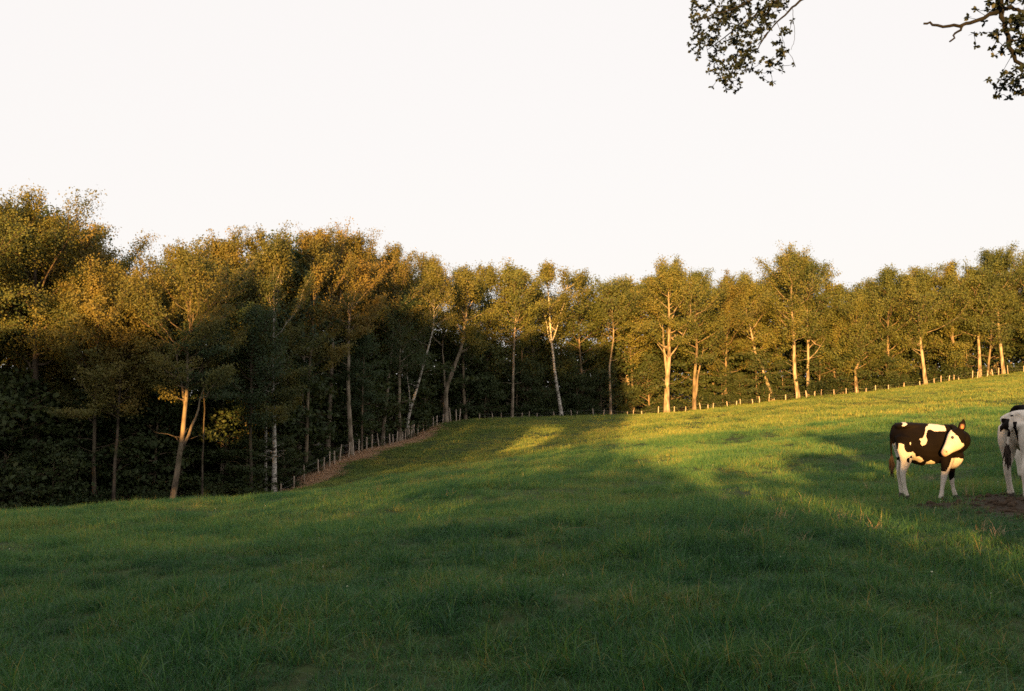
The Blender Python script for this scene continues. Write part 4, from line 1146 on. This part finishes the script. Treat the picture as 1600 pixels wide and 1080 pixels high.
# --- cows seen from behind: level pose, head forward, patches of their own
def plain_cow(label, loc, rz, scale, white_fn, seed):
    parts = [
        ('torso', ([(-0.06, 0, .96, .10, .12), (0.0, 0, .945, .16, .18), (.10, 0, .91, .235, .225), (.25, 0, .885, .262, .235), (.42, 0, .84, .305, .265), (.60, 0, .825, .30, .27), (.78, 0, .835, .285, .225), (.92, 0, .82, .25, .185), (1.02, 0, .79, .19, .14)], sy)),
        ('hips', ([(0.06, -.19, .99, .06, .10), (.09, -.11, 1.04, .07, .12), (.10, 0, 1.07, .06, .12), (.09, .11, 1.04, .07, .12), (.06, .19, .99, .06, .10)], (1, 0, 0))),
        ('pins', ([(-.06, -.10, .93, .06, .07), (-.05, 0, .95, .06, .08), (-.06, .10, .93, .06, .07)], (1, 0, 0))),
        ('spine', ([(-.03, 0, 1.09, .04, .07), (.2, 0, 1.10, .045, .12), (.5, 0, 1.095, .04, .09), (.8, 0, 1.10, .05, .07)], sy)),
        ('neck', ([(.88, 0, .90, .20, .13), (1.05, 0, .97, .17, .11), (1.2, 0, 1.05, .14, .095), (1.3, 0, 1.10, .12, .09)], sy)),
        ('head', ([(1.28, 0, 1.15, .10, .085), (1.36, 0, 1.10, .125, .105), (1.46, 0, 1.0, .10, .09), (1.55, 0, .90, .075, .075), (1.60, 0, .85, .055, .06)], sy)),
        ('ear', ([(1.29, .08, 1.16, .03, .03), (1.28, .15, 1.16, .05, .02), (1.27, .22, 1.13, .025, .015)], (1, 0, 0))),
        ('ear', ([(1.29, -.08, 1.16, .03, .03), (1.28, -.15, 1.16, .05, .02), (1.27, -.22, 1.13, .025, .015)], (1, 0, 0))),
    ]
    for s, dx in ((-1, -.10), (1, .12)):
        parts.append(('hind', ([(.10 + dx * .1, s * .13, .90, .20, .12), (.06 + dx * .3, s * .15, .76, .17, .12), (.06 + dx * .45, s * .155, .63, .125, .10), (.04 + dx * .6, s * .155, .52, .08, .07), (-.03 + dx * .8, s * .155, .40, .058, .05),
                                (-.03 + dx * .85, s * .155, .33, .05, .045), (0 + dx * .9, s * .155, .2, .038, .037), (.015 + dx, s * .155, .12, .039, .038), (.03 + dx, s * .155, .07, .046, .044), (.045 + dx, s * .155, .03, .049, .046)], sy)))
        parts.append(('fore', ([(.86, s * .12, .80, .15, .09), (.86, s * .15, .62, .13, .085), (.87, s * .15, .5, .08, .07), (.88, s * .15, .34, .055, .052), (.88, s * .15, .2, .036, .036), (.89, s * .15, .08, .045, .043), (.90, s * .15, .03, .049, .045)], sy)))
    parts.append(('tail', ([(-.03, .0, 1.10, .032, .032), (-.09, .0, 1.06, .03, .03), (-.125, .01, .95, .023, .023), (-.135, .03, .80, .02, .02), (-.135, .05, .66, .018, .018)], sy)))
    me, co, nm = cow_body(parts, 0.014)
    white, skin = white_fn(co, nm)
    finish_coat(me, white, skin)
    c = empty('cow', loc, rz); c.scale = (scale,) * 3
    tag(c, label, 'cow', 'cows in the pasture')
    mesh_obj('body', me, None, c)
    for s, dx in ((-1, -.10), (1, .12)):
        hoof(c, .038 + dx, s * .155); hoof(c, .895, s * .15)
        small_loft('eye', [(1.40, s * .10, 1.09, .012, .015), (1.41, s * .108, 1.09, .019, .021), (1.42, s * .10, 1.09, .012, .015)], (0, 0, 1), M['eye'], c)
    tail_tuft(c, (-.135, .05, .68), 0.32, seed)
    return c

def coat_two(co, nm):
    x, y, z = co.T
    n1 = vnoise(y * 9 + 3, z * 5, 71); n2 = vnoise(x * 4 + 9, z * 4 + y, 72)
    w = np.ones(len(co))
    rear = x < 0.06
    w[rear & (np.abs(y - 0.10) < 0.055 + 0.03 * n1) & (z > .66 + .25 * n1) & (z < 1.03)] = 0
    w[rear & (np.abs(y + 0.045) < 0.022) & (z > .74) & (z < 1.0)] = 0
    w[(y < -0.11) & (x > -.02) & (x < .34) & (z > .70 + .08 * n2) & (z < .99 + .05 * n2)] = 0
    w[(x > .5) & (n2 > .42) & (z > .55)] = 0
    w[(nm == 'head') | (nm == 'ear')] = 0
    w[(nm == 'tail') & (z > .8)] = 0
    return w, np.zeros(len(co))

def coat_three(co, nm):
    x, y, z = co.T
    n2 = vnoise(x * 3.5 + 2, y * 3.5 + z * 2 + 5, 83)
    w = (n2 > 0.45).astype(float)
    w[z < .45] = 1
    w[(x < .10) & (z > .8)] = 0
    w[(x > .3) & (x < .8) & (z > 1.05)] = 1
    return w, np.zeros(len(co))

p2 = P(1589, 770, 14.6)
plain_cow('white legged cow seen from behind, cut by the right border', (p2[0], p2[1], hz(p2[0], p2[1])), math.radians(38), 1.12, coat_two, 8)
p3 = P(1590, 730, 17.6)
plain_cow('cow mostly hidden behind the rump of the white legged one', (p3[0] + 0.02, p3[1], hz(p3[0], p3[1])), math.radians(6), 1.12, coat_three, 9)

# ------------------------------------------------------------------ grass: blades in tufts, scattered over the pasture
def tuft(seed, n, R, h0, h1, w, mat, seg=4, lean=0.55, dryness=0.02):
    rr = np.random.default_rng(seed)
    rad = R * np.sqrt(rr.random(n)); th = rr.uniform(0, 6.283, n)
    root = np.stack([rad * np.cos(th), rad * np.sin(th), np.full(n, -0.03)], 1)
    h = rr.uniform(h0, h1, n) * (1.0 - 0.35 * (rad / R) ** 2)
    hd = rr.uniform(0, 6.283, n); ln = np.abs(rr.normal(size=n)) * lean + 0.12
    out = np.stack([np.cos(hd), np.sin(hd), np.zeros(n)], 1)
    fac = rr.uniform(0, 6.283, n)
    side = np.stack([np.cos(fac), np.sin(fac), np.zeros(n)], 1)
    side = unit(side + rr.normal(size=(n, 3)) * 0.2)
    q = np.linspace(0, 1, seg)
    ww = w * rr.uniform(0.6, 1.4, n)
    vs = []
    for t in q:
        c = root + out * (h * ln * t ** 1.8)[:, None] + np.array((0, 0, 1.0)) * (h * (t - 0.35 * np.minimum(ln, 1.2) * t ** 2.5))[:, None]
        wd = ww * (1.0 - t) ** 0.6 * (0.75 + 0.5 * t) if t > 0 else ww * 0.75
        wd = np.maximum(wd, w * 0.06)
        vs.append(c - side * wd[:, None] * 0.5); vs.append(c + side * wd[:, None] * 0.5)
    v = np.stack(vs, 1).reshape(-1, 3)
    m = 2 * seg
    f = []
    for k in range(seg - 1):
        f.append(np.stack([np.arange(n) * m + 2 * k, np.arange(n) * m + 2 * k + 1, np.arange(n) * m + 2 * k + 3, np.arange(n) * m + 2 * k + 2], 1))
    f = np.concatenate(f)
    tn = np.clip(rr.normal(0.42, 0.20, n), 0.0, 0.9)
    tn = np.where(rr.random(n) < dryness, 1.0, tn)
    me = mesh_np('tuft', v, f, False, tint=np.repeat(tn, m))
    me.materials.append(mat)
    return me

def scatter(name, pts, rots, sizes, kinds, meshes, label, cat):
    col = bpy.data.collections.new(name + '_tufts')
    for i, me in enumerate(meshes):
        col.objects.link(bpy.data.objects.new('tuft_%02d' % i, me))
    pm = bpy.data.meshes.new(name)
    pm.vertices.add(len(pts)); pm.vertices.foreach_set('co', pts.astype(np.float32).ravel())
    pm.attributes.new('rot', 'FLOAT_VECTOR', 'POINT').data.foreach_set('vector', rots.astype(np.float32).ravel())
    pm.attributes.new('size', 'FLOAT_VECTOR', 'POINT').data.foreach_set('vector', sizes.astype(np.float32).ravel())
    pm.attributes.new('pick', 'INT', 'POINT').data.foreach_set('value', kinds.astype(np.int32))
    ob = bpy.data.objects.new(name, pm); C.objects.link(ob)
    ng = bpy.data.node_groups.new(name, 'GeometryNodeTree')
    ng.interface.new_socket('Geometry', in_out='INPUT', socket_type='NodeSocketGeometry')
    ng.interface.new_socket('Geometry', in_out='OUTPUT', socket_type='NodeSocketGeometry')
    gi = ng.nodes.new('NodeGroupInput'); go = ng.nodes.new('NodeGroupOutput')
    ci = ng.nodes.new('GeometryNodeCollectionInfo'); ci.inputs['Collection'].default_value = col
    ci.inputs['Separate Children'].default_value = True; ci.inputs['Reset Children'].default_value = True
    iop = ng.nodes.new('GeometryNodeInstanceOnPoints'); iop.inputs['Pick Instance'].default_value = True
    def na(n_, t_):
        a_ = ng.nodes.new('GeometryNodeInputNamedAttribute'); a_.data_type = t_; a_.inputs['Name'].default_value = n_
        return a_.outputs['Attribute']
    ng.links.new(gi.outputs[0], iop.inputs['Points']); ng.links.new(ci.outputs[0], iop.inputs['Instance'])
    ng.links.new(na('pick', 'INT'), iop.inputs['Instance Index'])
    ng.links.new(na('rot', 'FLOAT_VECTOR'), iop.inputs['Rotation']); ng.links.new(na('size', 'FLOAT_VECTOR'), iop.inputs['Scale'])
    ng.links.new(iop.outputs[0], go.inputs[0])
    md = ob.modifiers.new('scatter', 'NODES'); md.node_group = ng
    tag(ob, label, cat, kind='stuff')
    return ob

def field_points(y0, y1, dens, margin):
    n = int(dens * (y1 - y0) * (0.56 * (y0 + y1) + 2 * margin))
    q = rng.random(n)
    w0, w1 = 0.56 * y0 + margin, 0.56 * y1 + margin         # density even over the trapezoid
    a_, b_ = (w1 - w0) / 2, w0
    tot = a_ + b_
    t_ = (-b_ + np.sqrt(b_ * b_ + 4 * a_ * q * tot)) / (2 * a_)
    y = y0 + (y1 - y0) * t_
    x = rng.uniform(-1, 1, n) * (0.56 * y + margin)
    return x, y

gpts, grot, gsz, gk = [], [], [], []
def lay(x, y, lo, hi, k0, k1, dz=0.0, hollow=1.0):
    ok = (edge_signed(x, y) < 0.4) & (rng.random(len(x)) > soil_mask(x, y) * 1.2) & (rng.random(len(x)) > dry_mask(x, y) * 1.3)
    x, y = x[ok], y[ok]; n = len(x)
    z = height(x, y)
    big = vnoise(x / 0.45, y / 0.45, 41) * 0.5 + vnoise(x / 1.5, y / 1.5, 42) * 0.5
    bare = rng.random(n) < np.clip((0.48 - big) * 2.6, 0, 0.45) * hollow          # hollows between the tussocks
    x, y, z, big = x[~bare], y[~bare], z[~bare], big[~bare]; n = len(x)
    s = lo + (hi - lo) * np.clip((big - 0.28) / 0.42, 0, 1) * rng.uniform(0.7, 1.3, n)
    gpts.append(np.stack([x, y, z + dz], 1))
    grot.append(np.stack([rng.normal(size=n) * 0.12, rng.normal(size=n) * 0.12, rng.uniform(0, 6.283, n)], 1))
    gsz.append(np.stack([s ** 0.5, s ** 0.5, s], 1))
    gk.append(rng.integers(k0, k1, n))
meshes = []
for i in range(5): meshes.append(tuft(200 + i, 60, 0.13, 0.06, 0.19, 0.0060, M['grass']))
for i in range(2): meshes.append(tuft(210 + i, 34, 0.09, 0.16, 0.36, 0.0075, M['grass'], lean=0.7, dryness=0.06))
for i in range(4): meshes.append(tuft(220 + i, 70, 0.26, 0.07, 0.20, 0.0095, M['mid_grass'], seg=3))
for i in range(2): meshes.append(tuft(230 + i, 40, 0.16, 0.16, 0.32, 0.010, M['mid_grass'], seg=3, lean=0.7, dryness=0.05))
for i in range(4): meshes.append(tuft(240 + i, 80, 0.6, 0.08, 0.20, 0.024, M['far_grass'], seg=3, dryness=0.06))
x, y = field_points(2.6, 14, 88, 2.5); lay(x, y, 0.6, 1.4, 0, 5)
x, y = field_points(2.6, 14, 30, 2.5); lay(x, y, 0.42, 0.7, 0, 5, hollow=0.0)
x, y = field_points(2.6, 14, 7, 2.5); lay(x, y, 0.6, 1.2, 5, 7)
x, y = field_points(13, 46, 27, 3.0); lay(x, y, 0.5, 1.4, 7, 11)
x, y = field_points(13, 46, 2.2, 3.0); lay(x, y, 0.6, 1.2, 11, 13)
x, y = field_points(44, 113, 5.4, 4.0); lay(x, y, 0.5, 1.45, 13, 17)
meshes += [tuft(270 + i, 26, 0.10, 0.12, 0.34, 0.006, M['dry'], lean=0.7) for i in range(2)]
x, y = field_points(6, 30, 0.06, 1.0); lay(x, y, 0.5, 1.0, 17, 19)
n_ = 26
q_ = np.array([P(*c_) for c_ in zip(rng.uniform(1150, 1640, n_), np.full(n_, 800), rng.uniform(10.2, 17, n_))]); lay(q_[:, 0], q_[:, 1], 0.5, 1.1, 17, 19)
scatter('grass', np.concatenate(gpts), np.concatenate(grot), np.concatenate(gsz), np.concatenate(gk), meshes,
        'lush green meadow grass covering the pasture', 'grass')

# trodden soil under the tree: clods
ca_ = Acc()
for _ in range(420):
    xx, yy = SOIL_C[0] + rng.normal() * 0.9, SOIL_C[1] + rng.normal() * 1.5
    if float(soil_mask(np.array([xx]), np.array([yy]))[0]) < 0.4: continue
    zz = hz(xx, yy); s_ = rng.uniform(0.012, 0.05)
    tube(ca_, np.array([(xx, yy, zz - s_ * .4), (xx + rng.normal() * s_ * .2, yy, zz + s_ * .2), (xx, yy + rng.normal() * s_ * .2, zz + s_ * .7), (xx, yy, zz + s_ * .8)]), np.array((.9, 1.1, .7, .05)) * s_ * rng.uniform(0.8, 1.5), 6)
M['clod'] = simple_mat('clod', (0.03, 0.02, 0.013), 0.95, 0.1, (20.0, (0.075, 0.05, 0.032)))
cme = ca_.mesh('soil_clods', False); cme.materials.append(M['clod'])
tag(mesh_obj('soil_clods', cme), 'trodden dark clods of bare soil under the cropped cow', 'soil', kind='stuff')

# dry bracken and dead grass on the bank below the left stakes
n = 60000
x = rng.uniform(-22, -3, n); y = rng.uniform(57, 96, n)
ok = rng.random(n) < dry_mask(x, y) * 0.55
x, y = x[ok], y[ok]; n = len(x)
dm = [tuft(260 + i, 60, 0.40, 0.04, 0.15, 0.022, M['dry'], seg=3, lean=1.0) for i in range(3)]
scatter('dry_bracken', np.stack([x, y, height(x, y)], 1), np.stack([rng.normal(size=n) * .2, rng.normal(size=n) * .2, rng.uniform(0, 6.28, n)], 1),
        np.repeat(rng.uniform(0.6, 1.2, n)[:, None], 3, 1), rng.integers(0, 3, n), dm, 'strip of reddish dead bracken below the left row of stakes', 'bracken')

# pale clover heads and dandelions dotted through the near grass
M['petal'] = simple_mat('petal', (0.62, 0.60, 0.42), 0.8, 0.1)
fa = Acc()
x, y = field_points(5.5, 32, 0.16, 1.0)
for xx, yy in zip(x, y):
    zz = hz(xx, yy); h = random.uniform(0.03, 0.08); s = random.uniform(0.005, 0.010)
    tube(fa, [(xx, yy, zz), (xx + .01, yy, zz + h)], [0.0016, 0.0016], 3)
    tube(fa, [(xx + .01, yy, zz + h), (xx + .01, yy, zz + h + s * .6), (xx + .01, yy, zz + h + s * 1.4), (xx + .01, yy, zz + h + s * 2)], [s * .4, s, s * .9, s * .1], 6)
fme = fa.mesh('clover_flowers'); fme.materials.append(M['petal'])
tag(mesh_obj('clover_flowers', fme), 'tiny pale clover heads dotted through the near grass', 'flowers', kind='stuff')
